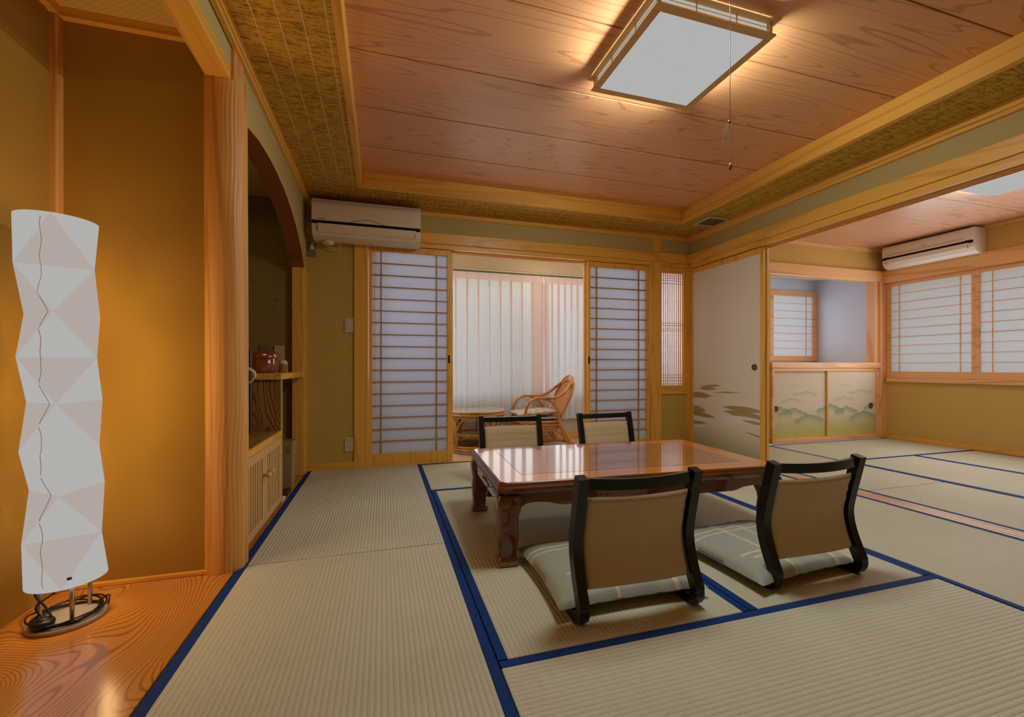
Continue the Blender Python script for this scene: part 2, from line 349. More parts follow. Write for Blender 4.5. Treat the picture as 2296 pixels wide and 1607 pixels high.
# ------------------------------------------------------------------ mesh helpers
class MB:
    K = 0
    def __init__(s): s.v, s.f, s.mi, s.cur = [], [], [], 0
    def slot(s, i): s.cur = i; return s
    def add(s, vs, fs):
        o = len(s.v); s.v += [tuple(p) for p in vs]
        for f in fs: s.f.append(tuple(i + o for i in f)); s.mi.append(s.cur)
        return s
    def box(s, x0, x1, y0, y1, z0, z1):
        x0, x1 = min(x0, x1), max(x0, x1); y0, y1 = min(y0, y1), max(y0, y1); z0, z1 = min(z0, z1), max(z0, z1)
        MB.K = (MB.K + 1) % 8; e = min(MB.K * .00011, (x1 - x0) / 8, (y1 - y0) / 8, (z1 - z0) / 8)
        x0 += e; y0 += e; z0 += e; x1 -= e; y1 -= e; z1 -= e
        return s.add([(x0, y0, z0), (x1, y0, z0), (x1, y1, z0), (x0, y1, z0), (x0, y0, z1), (x1, y0, z1), (x1, y1, z1), (x0, y1, z1)],
                     [(0, 3, 2, 1), (4, 5, 6, 7), (0, 1, 5, 4), (1, 2, 6, 5), (2, 3, 7, 6), (3, 0, 4, 7)])
    def prism(s, poly, axis, a, b):
        """poly: 2D points in the plane of the other two axes (cyclic order y,z / z,x / x,y)"""
        def P(p, t):
            return {0: (t, p[0], p[1]), 1: (p[0], t, p[1]), 2: (p[0], p[1], t)}[axis]
        n = len(poly); vs = [P(p, a) for p in poly] + [P(p, b) for p in poly]
        fs = [tuple(range(n))[::-1], tuple(range(n, 2 * n))] + [(i, (i + 1) % n, n + (i + 1) % n, n + i) for i in range(n)]
        return s.add(vs, fs)
    def strip(s, path, half, axis, a, b):
        """ribbon of constant width 2*half around a 2D polyline, extruded along axis"""
        L, R = [], []
        for i, p in enumerate(path):
            q0 = path[max(i - 1, 0)]; q1 = path[min(i + 1, len(path) - 1)]
            d = Vector((q1[0] - q0[0], q1[1] - q0[1])).normalized(); n = Vector((-d.y, d.x))
            h = half[i] if isinstance(half, (list, tuple)) else half
            L.append((p[0] + n.x * h, p[1] + n.y * h)); R.append((p[0] - n.x * h, p[1] - n.y * h))
        for i in range(len(path) - 1):
            s.prism([L[i], L[i + 1], R[i + 1], R[i]], axis, a, b)
        return s
    def tube(s, pts, r, seg=10, closed=False, caps=True):
        pts = [Vector(p) for p in pts]; n = len(pts); rs = r if isinstance(r, (list, tuple)) else [r] * n
        T = []
        for i in range(n):
            if closed: d = pts[(i + 1) % n] - pts[i - 1]
            else: d = pts[min(i + 1, n - 1)] - pts[max(i - 1, 0)]
            T.append(d.normalized() if d.length > 1e-9 else Vector((0, 0, 1)))
        up = Vector((0, 0, 1)) if abs(T[0].z) < .9 else Vector((1, 0, 0))
        N = (up - T[0] * up.dot(T[0])).normalized(); vs = []
        for i in range(n):
            if i: N = (T[i - 1].rotation_difference(T[i]) @ N); N = (N - T[i] * N.dot(T[i])).normalized()
            B = T[i].cross(N)
            for k in range(seg):
                a = 2 * PI * k / seg; vs.append(pts[i] + (N * math.cos(a) + B * math.sin(a)) * rs[i])
        fs = []
        for i in range(n if closed else n - 1):
            j = (i + 1) % n
            for k in range(seg): fs.append((i * seg + k, i * seg + (k + 1) % seg, j * seg + (k + 1) % seg, j * seg + k))
        if not closed and caps: fs += [tuple(range(seg))[::-1], tuple((n - 1) * seg + k for k in range(seg))]
        return s.add(vs, fs)
    def lathe(s, prof, c=(0, 0, 0), seg=32, sx=1., sy=1.):
        vs, fs = [], []
        for (r, z) in prof:
            for k in range(seg):
                a = 2 * PI * k / seg; vs.append((c[0] + r * math.cos(a) * sx, c[1] + r * math.sin(a) * sy, c[2] + z))
        for i in range(len(prof) - 1):
            for k in range(seg): fs.append((i * seg + k, i * seg + (k + 1) % seg, (i + 1) * seg + (k + 1) % seg, (i + 1) * seg + k))
        fs += [tuple(range(seg))[::-1], tuple((len(prof) - 1) * seg + k for k in range(seg))]
        return s.add(vs, fs)
    def grid(s, fn, nu, nv, mat=None):
        o = len(s.v)
        for i in range(nu + 1):
            for j in range(nv + 1): s.v.append(tuple(fn(i / nu, j / nv)))
        for i in range(nu):
            for j in range(nv):
                a = o + i * (nv + 1) + j; s.f.append((a, a + nv + 1, a + nv + 2, a + 1)); s.mi.append(mat(i / nu, j / nv) if mat else s.cur)
        return s
    def build(s, name, mats, parent=None, smooth=False, bevel=0., bseg=2, org=None, solid=None, sub=0, weld=False):
        me = bpy.data.meshes.new(name)
        vs = s.v if org is None else [(p[0] - org[0], p[1] - org[1], p[2] - org[2]) for p in s.v]
        me.from_pydata(vs, [], s.f)
        for m in (mats if isinstance(mats, (list, tuple)) else [mats]): me.materials.append(M[m])
        for p, i in zip(me.polygons, s.mi): p.material_index = i
        bm = bmesh.new(); bm.from_mesh(me)
        if weld: bmesh.ops.remove_doubles(bm, verts=bm.verts, dist=1e-5)
        bmesh.ops.recalc_face_normals(bm, faces=bm.faces); bm.to_mesh(me); bm.free()
        o = bpy.data.objects.new(name, me); COL.objects.link(o)
        if org is not None: o.location = org
        if parent is not None: o.parent = parent
        if solid: md = o.modifiers.new('solid', 'SOLIDIFY'); md.thickness = solid
        if bevel: md = o.modifiers.new('bevel', 'BEVEL'); md.width = bevel; md.segments = bseg; md.limit_method = 'ANGLE'; md.angle_limit = .6
        if sub: md = o.modifiers.new('sub', 'SUBSURF'); md.levels = sub; md.render_levels = sub
        if smooth:
            for p in me.polygons: p.use_smooth = True
        return o
def box(*a): return MB().box(*a)
def struct(o, name=None): o['kind'] = 'structure'; return o
def thing(name, label, cat, loc=(0, 0, 0), rz=0., group=None):
    o = bpy.data.objects.new(name, None); COL.objects.link(o); o.empty_display_size = .1
    o.location = loc; o.rotation_euler = (0, 0, rz); o['label'] = label; o['category'] = cat
    if group: o['group'] = group
    return o
def tag(o, label, cat, group=None):
    o['label'] = label; o['category'] = cat
    if group: o['group'] = group
    return o
def kids(o): return [c for c in COL.objects if c.parent == o]
def copy_tree(o, parent=None):
    c = o.copy(); COL.objects.link(c)
    if parent is not None: c.parent = parent
    for ch in kids(o): copy_tree(ch, c)
    return c

TRIM = [0]
def trim(mb, mat, bevel=.002):
    TRIM[0] += 1; o = mb.build('trim_%d' % TRIM[0], mat, bevel=bevel); return struct(o)
WALLH = 2.45
# ------------------------------------------------------------------ floors
o = MB().box(-.58, 3.0, -1.7, 3.78, -.12, -.052).build('floor', 'tatami_y'); struct(o)
o = MB().box(3.0, 5.72, -1.7, 3.66, -.12, -.052).build('floor', 'tatami_y'); struct(o)
o = MB().box(-1.2, -.579, -1.7, 3.78, -.10, 0.0).build('floor', 'alcove_board'); struct(o)
o = MB().box(-.6, 3.2, 3.87, 4.64, -.10, -.003).build('floor', 'carpet'); struct(o)
o = MB().box(-.578, 2.95, -1.7, -.575, -.05, 0.).box(3.083, 5.65, -1.7, 1.02, -.05, 0.).build('floor', 'tatami_y'); struct(o)
BW = .031
def mat(x0, x1, y0, y1, axis, label, sides=(1, 1)):
    """tatami mat with a rush face and two cloth borders on its long edges"""
    g = .0012; x0 += g; x1 -= g; y0 += g; y1 -= g
    t = thing('tatami_mat', label, 'tatami mat', ((x0 + x1) / 2, (y0 + y1) / 2, -.05), 0, 'tatami mats')
    og = Vector(t.location)
    def B(a, b, c, d, z0, z1, nm, mt, bv):
        mb = MB().box(a - og.x, b - og.x, c - og.y, d - og.y, z0 + .05, z1 + .05); return mb.build(nm, mt, t, bevel=bv)
    B(x0 + .0005, x1 - .0005, y0 + .0005, y1 - .0005, -.05, 0.0, 'rush_face', 'tatami_y' if axis == 1 else 'tatami_x', .004)
    for k, on in enumerate(sides):
        if not on: continue
        if axis == 1:
            a, b = (x0, x0 + BW) if k == 0 else (x1 - BW, x1); B(a, b, y0, y1, -.048, .0016, 'cloth_border', 'border_cloth', .002)
        else:
            a, b = (y0, y0 + BW) if k == 0 else (y1 - BW, y1); B(x0, x1, a, b, -.048, .0016, 'cloth_border', 'border_cloth', .002)
    return t
mat(-.574, .31, .29, 2.05, 1, 'tatami mat beside the alcove board, nearest the paper floor lamp')
mat(-.574, .31, 2.05, 3.755, 1, 'tatami mat in front of the slatted cabinet and display niche')
mat(.31, 1.20, 1.18, 2.92, 1, 'tatami mat under the left half of the low table')
mat(1.20, 2.09, 1.18, 2.92, 1, 'tatami mat under the right half of the low table')
mat(.31, 2.09, .30, 1.18, 0, 'empty crosswise tatami mat in the foreground before both near chairs')
mat(.31, 2.09, 2.92, 3.755, 0, 'crosswise tatami mat between low table and open paper screens', (1, 1))
mat(2.09, 2.95, .60, 2.36, 1, 'tatami mat beside the wooden threshold, right of the near chairs')
mat(2.09, 2.95, 2.36, 3.755, 1, 'tatami mat in front of the cloud painted sliding door')
mat(3.083, 3.90, .35, 2.10, 1, 'near tatami mat just beyond the grooved threshold, right room')
mat(3.083, 3.90, 2.10, 3.612, 1, 'far tatami mat just beyond the grooved threshold, right room')
mat(3.90, 5.65, 2.80, 3.612, 0, 'crosswise tatami mat against the mountain painted cupboard')
mat(3.90, 4.77, 1.04, 2.80, 1, 'middle tatami mat of the right room, lengthwise')
mat(4.77, 5.65, 1.04, 2.80, 1, 'tatami mat along the right room window wall')

# ------------------------------------------------------------------ walls (shell)
def wall(name, mb, mat_): return struct(mb.build(name, mat_))
# far wall of the main room, with the openings for screens and lattice window
wall('wall_back', MB().box(-.60, -.226, 3.76, 3.88, 0, 1.9).box(-.60, 3.1, 3.76, 3.88, 1.88, WALLH), 'wall_plaster')
wall('wall_back_frieze', MB().box(-.60, 3.05, 3.752, 3.765, 1.97, 2.17), 'frieze_plaster').name = 'wall_back'
wall('wall_back', MB().box(2.685, 3.1, 3.765, 3.88, 0, .60), 'wall_plaster')
# left wall line with arch over the niche, alcove lintel panel
arch = [(2.02, 1.855), (2.117, 1.886), (2.24, 1.91), (2.361, 1.93), (2.50, 1.940), (2.616, 1.941), (2.72, 1.938), (2.833, 1.926), (2.93, 1.913), (3.013, 1.897), (3.12, 1.872), (3.22, 1.840), (3.32, 1.800), (3.408, 1.756), (3.47, 1.718), (3.53, 1.676), (3.58, 1.634), (3.621, 1.595)]
mb = MB()
for (a, b) in zip(arch[:-1], arch[1:]): mb.prism([a, b, (b[0], 2.17), (a[0], 2.17)], 0, -.672, -.580)
mb.prism([(3.621, 1.595), (3.77, 1.595), (3.77, 2.17), (3.621, 2.17)], 0, -.672, -.580)
mb.box(-.66, -.585, 1.2 - 2.9, 2.02, 2.02, 2.17)
wall('wall_left', mb, 'frieze_plaster')
wall('wall_left', MB().box(-1.32, -1.16, -1.7, 2.03, 0, WALLH), 'alcove_plaster')
wall('wall_left', MB().box(-1.16, -.66, 2.02, 2.08, 0, 2.2), 'alcove_plaster')
wall('wall_left', MB().box(-1.32, -1.16, 2.03, 3.9, 0, WALLH).box(-1.16, -.60, 3.68, 3.75, 0, 2.2), 'fibre_plaster')
wall('wall_left', MB().box(-1.32, -.58, -1.7, -.45, 0, WALLH), 'wall_plaster')
wall('wall_left', MB().box(-1.32, -.6, 3.75, 3.9, 0, WALLH), 'wall_plaster')
wall('wall_front', MB().box(-1.32, 5.9, -1.82, -1.7, -.1, WALLH), 'wall_plaster')
# partition head wall between the two rooms
wall('wall_partition', MB().box(3.02, 3.09, -1.7, 3.76, 1.95, WALLH), 'frieze_plaster')
wall('wall_partition', MB().box(3.09, 3.10, -1.7, 3.66, 1.95, WALLH), 'side_plaster')
# right room
wall('wall_back', MB().box(3.08, 5.9, 3.64, 3.70, 1.82, WALLH).box(3.08, 3.97, 3.64, 3.70, 0, 1.9).box(5.52, 5.9, 3.645, 3.70, 0, 1.9), 'side_plaster')
wall('wall_right', MB().box(5.65, 5.80, -1.7, 3.70, 0, .70).box(5.65, 5.80, -1.7, 3.70, 1.77, WALLH).box(5.65, 5.80, 3.56, 3.70, .7, 1.8).box(5.65, 5.80, -1.7, .60, .7, 1.8), 'side_plaster')
# recess above the painted cupboard
wall('wall_recess', MB().box(5.52, 5.60, 3.672, 4.40, .80, 2.05)  .box(3.90, 3.97, 3.672, 4.40, .80, 2.05).box(3.90, 5.60, 3.70, 4.40, 1.96, 2.05)
     .box(3.90, 5.60, 4.36, 4.42, 1.80, 2.05).box(3.90, 5.60, 4.36, 4.42, .70, .92).box(3.90, 4.05, 4.36, 4.42, .9, 1.85), 'recess_paint')
# veranda beyond the screens
wall('wall_veranda', MB().box(-.72, 3.20, 4.63, 4.76, -.1, .49).box(-.72, 3.20, 4.63, 4.76, 1.90, WALLH).box(-.72, .30, 4.63, 4.76, .4, 2.0).box(2.60, 3.20, 4.63, 4.76, .4, 2.0)
     .box(-.76, -.60, 3.76, 4.76, -.1, WALLH).box(3.10, 3.25, 3.76, 4.76, -.1, WALLH), 'veranda_paint')
struct(MB().box(.3, 2.6, 4.64, 4.70, .49, .52).box(.3, 2.6, 4.64, 4.70, 1.86, 1.90).box(.3, .34, 4.64, 4.70, .5, 1.9).box(2.56, 2.6, 4.64, 4.70, .5, 1.9).box(1.42, 1.47, 4.64, 4.70, .5, 1.9).build('window_1', 'ac_white'))

# ------------------------------------------------------------------ ceilings
mb = MB().box(-.2, 2.7, -1.75, 3.45, 2.278, 2.45)
y = .286 - .4475 * 5
while y < 3.36:
    mb.box(-.19, 2.68, y + .003, min(y + .4475, 3.40) - .003, 2.266, 2.30); y += .4475
struct(mb.build('ceiling', 'cedar_ceiling', bevel=.002))
struct(MB().box(-.60, -.183, -1.75, 3.40, 2.16, 2.30).build('ceiling', 'reed_left'))
struct(MB().box(2.665, 3.05, -1.75, 3.40, 2.16, 2.30).build('ceiling', 'reed_right'))
struct(MB().box(-.60, 3.05, 3.40, 3.77, 2.16, 2.30).build('ceiling', 'reed_far'))
struct(MB().box(-1.2, -.66, -.5, 2.03, 2.154, 2.3).build('ceiling', 'woven_bark'))
struct(MB().box(-1.2, -.66, 2.03, 3.76, 2.12, 2.3).build('ceiling', 'woven_bark'))
mb = MB().box(3.08, 5.7, -1.75, 3.70, 2.217, 2.42)
y = .26 - .425 * 5
while y < 3.64:
    mb.box(3.09, 5.66, y + .002, min(y + .425, 3.65) - .002, 2.205, 2.24); y += .425
struct(mb.build('ceiling', 'cedar_ceiling_side', bevel=.0015))
struct(MB().box(-.72, 3.2, 3.80, 4.72, 2.15, 2.30).build('ceiling', 'veranda_paint'))
# drop board of the raised ceiling
trim(MB().box(-.183, -.145, -1.7, 3.40, 2.155, 2.28), 'hinoki_y'); trim(MB().box(2.63, 2.668, -1.7, 3.40, 2.155, 2.28), 'hinoki_y'); trim(MB().box(-.145, 2.63, 3.362, 3.40, 2.155, 2.28), 'hinoki_x')
# ceiling mouldings
trim(MB().box(-.585, 3.02, 3.725, 3.762, 2.125, 2.162).box(-.585, 3.02, 3.735, 3.762, 2.115, 2.13), 'hinoki_x')
trim(MB().box(-.582, -.550, -1.7, 3.73, 2.125, 2.162).box(-.582, -.560, -1.7, 3.73, 2.112, 2.13), 'hinoki_y')
trim(MB().box(2.985, 3.022, -1.7, 3.73, 2.118, 2.162).box(2.998, 3.022, -1.7, 3.73, 2.096, 2.12), 'hinoki_y')
trim(MB().box(3.10, 5.65, 3.615, 3.642, 2.165, 2.206), 'pink_hinoki_x'); trim(MB().box(5.62, 5.652, -1.7, 3.62, 2.175, 2.206), 'pink_hinoki_y')
# tokonoma ceiling mouldings and corner post, base trim
trim(MB().box(-1.16, -.69, 1.995, 2.022, 2.118, 2.156).box(-1.162, -1.135, -.4, 2.0, 2.118, 2.156), 'hinoki_x')
trim(MB().box(-1.172, -1.138, 1.985, 2.025, 0, 2.12), 'alcove_log', .006)
trim(MB().box(-1.16, -.66, 2.005, 2.022, 0, .016), 'hinoki_x')
# alcove lintel
trim(MB().box(-.675, -.583, -1.6, 1.985, 1.982, 2.03), 'hinoki_y', .004)
# nageshi + kamoi of the far wall
trim(MB().box(-.58, 3.03, 3.735, 3.80, 1.885, 1.978), 'hinoki_x', .003)
trim(MB().box(-.12, 3.06, 3.748, 3.88, 1.845, 1.885).box(-.12, 2.57, 3.79, 3.80, 1.838, 1.846).box(-.12, 2.57, 3.83, 3.84, 1.838, 1.846).box(-.12, 2.57, 3.868, 3.88, 1.838, 1.846), 'hinoki_x')
trim(MB().box(-.226, -.116, 3.742, 3.88, 0, 1.886), 'hinoki_z', .003)
trim(MB().box(2.573, 2.685, 3.742, 3.88, 0, 1.886).box(2.574, 2.684, 3.742, 3.77, 1.978, 2.14), 'hinoki_z', .003)
trim(MB().box(3.028, 3.085, 3.70, 3.80, 0, 1.90), 'hinoki_z', .003)
trim(MB().box(2.998, 3.03, 3.735, 3.77, 0, 1.846), 'hinoki_z', .002)
trim(MB().box(2.685, 3.0, 3.745, 3.80, .552, .611), 'hinoki_x')
trim(MB().box(-.02 - .1, 2.573, 3.757, 3.88, -.03, .003), 'hinoki_x')
struct(MB().box(-.58, -.226, 3.745, 3.765, 0, .058).box(2.685, 3.0, 3.748, 3.77, 0, .05).build('baseboard_back', 'hinoki_x', bevel=.002))
# niche post and arch board
trim(MB().box(-.662, -.577, 3.621, 3.762, 0, 1.597), 'hinoki_z', .003)
mb = MB(); inner = [(y_, z_ - .010) for (y_, z_) in arch]
for i in range(len(arch) - 1):
    a, b = arch[i], arch[i + 1]
    mb.prism([a, b, (b[0] - .0045, b[1] - .008), (a[0] - (.0045 if i else 0), a[1] - .008)], 0, -.676, -.576)
trim(mb, 'red_board', 0)
mb = MB()
for i in range(len(arch) - 1):
    a, b = arch[i], arch[i + 1]
    mb.prism([(a[0], a[1] + .003), (b[0], b[1] + .003), (b[0] - .003, b[1] - .007), (a[0] - .003, a[1] - .007)], 0, -.5795, -.574)
trim(mb, 'hinoki_y', 0)
# partition nageshi / kamoi / threshold / posts
trim(MB().box(2.992, 3.06, -1.7, 3.735, 1.880, 1.970), 'hinoki_y', .003)
trim(MB().box(3.006, 3.115, -1.7, 3.70, 1.832, 1.880).box(3.045, 3.052, -1.7, 3.70, 1.824, 1.833).box(3.076, 3.083, -1.7, 3.70, 1.824, 1.833).box(3.106, 3.115, -1.7, 3.70, 1.824, 1.833), 'hinoki_y')
mb = MB().box(2.951, 3.083, -1.7, 3.74, -.05, -.001)
for x_ in (2.952, 2.985, 3.018, 3.051, 3.070): mb.box(x_, x_ + .012, -1.7, 3.74, -.01, .002)
trim(mb, 'threshold_wood', .001)
# right room trim
trim(MB().box(3.10, 5.64, 3.605, 3.66, 1.82, 1.945), 'pink_hinoki_x', .003); trim(MB().box(5.605, 5.66, -1.7, 3.61, 1.80, 1.945), 'pink_hinoki_y', .003)
trim(MB().box(5.555, 5.66, 3.60, 3.70, 0, 1.83), 'pink_hinoki_z', .003); trim(MB().box(5.50, 5.56, 3.625, 3.72, .80, 1.83), 'pink_hinoki_z', .003)
trim(MB().box(5.61, 5.66, .55, 3.58, .657, .70), 'pink_hinoki_y', .003)
struct(MB().box(5.635, 5.655, -1.7, 3.60, 0, .045).build('baseboard_right', 'hinoki_y', bevel=.002))

# ------------------------------------------------------------------ shoji screens, windows, sliding doors
DOOR = [0]
def shoji(x0, x1, y, label_mat='hinoki', pull=None):
    """paper screen in an xz plane; the y given is its room-side face"""
    DOOR[0] += 1; t = bpy.data.objects.new('door_%d' % DOOR[0], None); COL.objects.link(t); t.location = (x0, y, 0); struct(t)
    w_ = x1 - x0; fr = MB()
    fr.box(0, .031, 0, .028, .002, 1.842).box(w_ - .031, w_, 0, .028, .002, 1.842).box(.031, w_ - .031, .001, .027, .002, .106).box(.031, w_ - .031, .001, .027, 1.793, 1.842)
    fr.build('frame', 'hinoki_z', t, bevel=.0015)
    lt = MB()
    for fx in (.095, w_ - .127 - .0): lt.box(fx, fx + .010, .006, .018, .106, 1.793)
    for k in range(1, 17):
        z_ = .107 + (1.793 - .107) * k / 17; lt.box(.031, w_ - .031, .004, .016, z_ - .0045, z_ + .0045)
    lt.build('lattice', 'backlit_lattice_wood', t)
    MB().box(.028, w_ - .028, .019, .0205, .10, 1.80).build('paper', 'shoji_paper', t)
    if pull is not None:
        MB().box(pull - .008, pull + .008, -.001, .002, .86, .93).build('finger_pull', 'dark_slot', t)
    return t
shoji(-.115, .567, 3.765, pull=.667); shoji(-.085, .592, 3.802)
shoji(1.880, 2.567, 3.765, pull=.016); shoji(1.862, 2.545, 3.802)
# lattice window in the corner
WIN = [1]
def win(loc):
    WIN[0] += 1; t = bpy.data.objects.new('window_%d' % WIN[0], None); COL.objects.link(t); t.location = loc; struct(t); return t
t = win((2.685, 3.79, .611))
MB().box(0, .012, -.02, .03, 0, 1.234).box(.285, .345, -.03, .03, 0, 1.234).box(0, .345, -.03, .03, -.0, .03).box(0, .345, -.03, .03, 1.172, 1.234).build('frame', 'hinoki_z', t, bevel=.0015)
lt = MB()
for k in range(1, 12): lt.box(.012 + k * .0228 - .0022, .012 + k * .0228 + .0022, -.006, .004, .03, 1.172)
for z_ in (.045, .075, .105, .135, .585, .605, .640, .665, 1.07, 1.10, 1.125, 1.150): lt.box(.012, .285, -.008, -.003, z_ - .0025, z_ + .0025)
lt.build('lattice', 'backlit_lattice_wood', t); MB().box(.005, .29, .008, .0095, .02, 1.18).build('paper', 'lattice_paper', t)
# big window of the right room (x plane)
def xwin(y0, y1, n=10):
    t = win((5.645, y0, .70)); w_ = y1 - y0
    MB().box(0, .03, 0, .032, 0, 1.10).box(0, .03, w_ - .032, w_, 0, 1.10).box(0, .03, .032, w_ - .032, 0, .076).box(0, .03, .032, w_ - .032, 1.062, 1.10).build('frame', 'pink_hinoki_y', t, bevel=.002)
    lt = MB()
    for fy in (.032 + .09, w_ - .032 - .09): lt.box(.008, .018, fy - .003, fy + .003, .076, 1.062)
    for k in range(1, n): z_ = .076 + .986 * k / n; lt.box(.007, .015, .032, w_ - .032, z_ - .003, z_ + .003)
    lt.build('lattice', 'pink_hinoki_y', t); MB().box(.019, .0205, .028, w_ - .028, .07, 1.07).build('paper', 'window_paper', t)
for k in range(4): xwin(3.595 - .79 * (k + 1) + (.032 if k else .0) + .0, 3.595 - .79 * k + (.0 if k else 0))
t = win((4.05, 4.335, .905))
W_ = 1.465
MB().box(0, W_, 0, .04, 0, .065).box(0, W_, 0, .04, .845, .915).box(W_ - .06, W_, 0, .04, .06, .85).box(0, .05, 0, .04, .06, .85).box(.68, .73, 0, .04, .06, .85).build('frame', 'pink_hinoki_x', t, bevel=.002)
lt = MB()
for fx in (.74, 1.29): lt.box(fx - .003, fx + .003, .012, .02, .065, .845)
for k in range(1, 8): z_ = .065 + .78 * k / 8; lt.box(.05, W_ - .06, .01, .018, z_ - .003, z_ + .003)
lt.build('lattice', 'pink_hinoki_x', t); MB().box(.04, W_ - .05, .023, .0245, .06, .85).build('paper', 'window_paper', t)

# painted fusuma panels (world coordinates kept for the painting)
def fus(x, y0, y1, hy=None):
    DOOR[0] += 1; t = bpy.data.objects.new('door_%d' % DOOR[0], None); COL.objects.link(t); struct(t)
    MB().box(x, x + .022, y0, y0 + .038, .003, 1.826).box(x, x + .022, y1 - .03, y1, .003, 1.826).box(x, x + .022, y0, y1, .003, .03).box(x, x + .022, y0, y1, 1.775, 1.826).build('frame', 'hinoki_z', t, bevel=.002)
    MB().box(x + .004, x + .018, y0 + .037, y1 - .029, .02, 1.79).build('painted_paper', 'mist_paper', t)
    if hy:
        c = Matrix.Translation((x + .001, hy, .826)) @ Matrix.Rotation(-PI / 2, 4, 'Y')
        m = MB().lathe([(.027, -.003), (.027, .003), (.022, .004), (.020, .001), (.016, -.001), (.004, -.0015)], seg=24); m.v = [tuple(c @ Vector(p)) for p in m.v]
        m.build('round_pull', 'bronze', t, smooth=False)
fus(3.020, 2.838, 3.715, hy=2.93); fus(3.052, 2.832, 3.70)

# low painted cupboard in the right room
t = thing('low_cupboard', 'built-in low cupboard with mountain painted doors below the recess window', 'cupboard', (0, 0, 0))
MB().box(3.97, 5.555, 3.66, 4.36, 0, .80).build('body', 'pink_hinoki_x', t)
MB().box(3.97, 5.56, 3.615, 3.66, 0, .05).box(3.97, 5.56, 3.615, 3.66, .782, .82).box(5.522, 5.556, 3.618, 3.66, .05, .782).box(3.97, 4.0, 3.618, 3.66, .05, .782).build('frame', 'pink_hinoki_x', t, bevel=.002)
MB().box(3.95, 5.62, 3.60, 4.36, .815, .878).build('shelf', 'pink_hinoki_x', t, bevel=.003)
for (a, b, yy, hx) in ((4.0, 4.782, 3.645, 4.045), (4.760, 5.522, 3.628, 5.435)):
    d = MB().box(a + .012, b - .012, yy, yy + .010, .06, .775).build('door', 'mountain_paper', t)
    MB().box(a, a + .014, yy - .003, yy + .012, .05, .782).box(b - .014, b, yy - .003, yy + .012, .05, .782).box(a, b, yy - .003, yy + .012, .05, .062).box(a, b, yy - .003, yy + .012, .770, .782).build('door_frame', 'hinoki_z', d)
    c = Matrix.Translation((hx, yy - .001, .378)) @ Matrix.Rotation(PI / 2, 4, 'X')
    m = MB().lathe([(.034, -.003), (.034, .003), (.027, .005), (.024, .001), (.010, 0)], seg=24); m.v = [tuple(c @ Vector(p)) for p in m.v]; m.build('round_pull', 'bronze', d)

# ------------------------------------------------------------------ alcove pillar (rippled log)
def ripple_post():
    t = MB(); cx_, cy_ = -.622, 2.062
    NU, NV = 96, 150
    def rad(a, z):
        r = .078
        # flattened face towards the room and towards the niche
        c1 = math.cos(a); flat = .0705 / max(c1, .4)
        r = min(r, flat)
        k = max(0., math.cos(a + .75)) ** 2
        amp = .0036 * k * (1 if z < 1.95 else .3)
        r += amp * math.sin(34 * a + 2.2 * math.sin(5.1 * z) + 1.4 * math.sin(13 * z + 2.1)) * (.6 + .4 * math.sin(3.3 * z + 1))
        r += .002 * math.sin(2.1 * z + a)
        return r
    def fn(u, v):
        a = 2 * PI * u; z = v * 2.01
        r = rad(a, z); return (cx_ + r * math.cos(a), cy_ + r * math.sin(a), z)
    t.grid(fn, NU, NV)
    t.box(-.665, -.574, 1.990, 2.112, 1.99, 2.16)
    return t.build('alcove_pillar', 'alcove_log', smooth=False)
o = ripple_post()
for p in o.data.polygons: p.use_smooth = len(p.vertices) == 4 and abs(p.normal.z) < .9 and p.area < .002
tag(o, 'thick rippled log pillar standing between lamp alcove and display niche', 'pillar')

# ------------------------------------------------------------------ display niche contents
XF = -.585
t = thing('slatted_cabinet', 'low wooden cabinet with two slatted doors inside the arched niche', 'cabinet', (-.8, 2.5, 0))
OG = Vector(t.location)
def nb(mb, name, mt, par, bevel=.0015, smooth=False):
    mb.v = [(p[0] - OG.x, p[1] - OG.y, p[2] - OG.z) for p in mb.v]; return mb.build(name, mt, par, bevel=bevel, smooth=smooth)
nb(MB().box(-1.15, XF - .02, 2.10, 2.90, .01, .405), 'body', 'figured_ply', t)
nb(MB().box(-1.15, XF + .002, 2.09, 2.885, .412, .447), 'top_board', 'hinoki_y', t)
nb(MB().box(-1.149, XF - .008, 2.10, 2.884, .4475, .4485), 'top_veneer', 'figured_ply', t, 0)
nb(MB().box(-1.15, XF - .006, 2.886, 2.900, .01, .752), 'side_panel', 'figured_ply', t, 0)
nb(MB().box(XF - .006, XF + .004, 2.885, 2.903, .01, .752), 'side_edge', 'light_wood', t)
for (a, b, kn) in ((2.135, 2.515, 2.485), (2.518, 2.884, 2.56)):
    d = nb(MB().box(XF - .02, XF, a, a + .03, .02, .408).box(XF - .02, XF, b - .042, b, .02, .408).box(XF - .02, XF, a, b, .02, .055).box(XF - .02, XF, a, b, .365, .408), 'door', 'light_wood', t)
    n = 8; s0, s1 = a + .035, b - .045; mbs = MB()
    for k in range(n): c = s0 + (s1 - s0) * (k + .5) / n; mbs.box(XF - .014, XF - .004, c - .010, c + .010, .05, .37)
    nb(mbs, 'slats', 'light_wood', d, .001)
    m = MB().lathe([(.008, 0), (.008, .012), (.016, .020), (.017, .028), (.010, .036), (.003, .038)], seg=16)
    c = Matrix.Translation((XF, kn, .275)) @ Matrix.Rotation(PI / 2, 4, 'Y'); m.v = [tuple(c @ Vector(p)) for p in m.v]; nb(m, 'knob', 'light_wood', d, 0, True)
for z_ in (.09, .335): nb(MB().box(XF - .001, XF + .002, 2.888, 2.898, z_, z_ + .05), 'hinge', 'steel', t, 0)
t = MB().box(-1.15, -.582, 2.87, 3.68, .753, .790).build('wall_shelf', 'hinoki_y', bevel=.002); tag(t, 'wooden shelf board above the waste bin, carrying the lacquered tub', 'shelf')
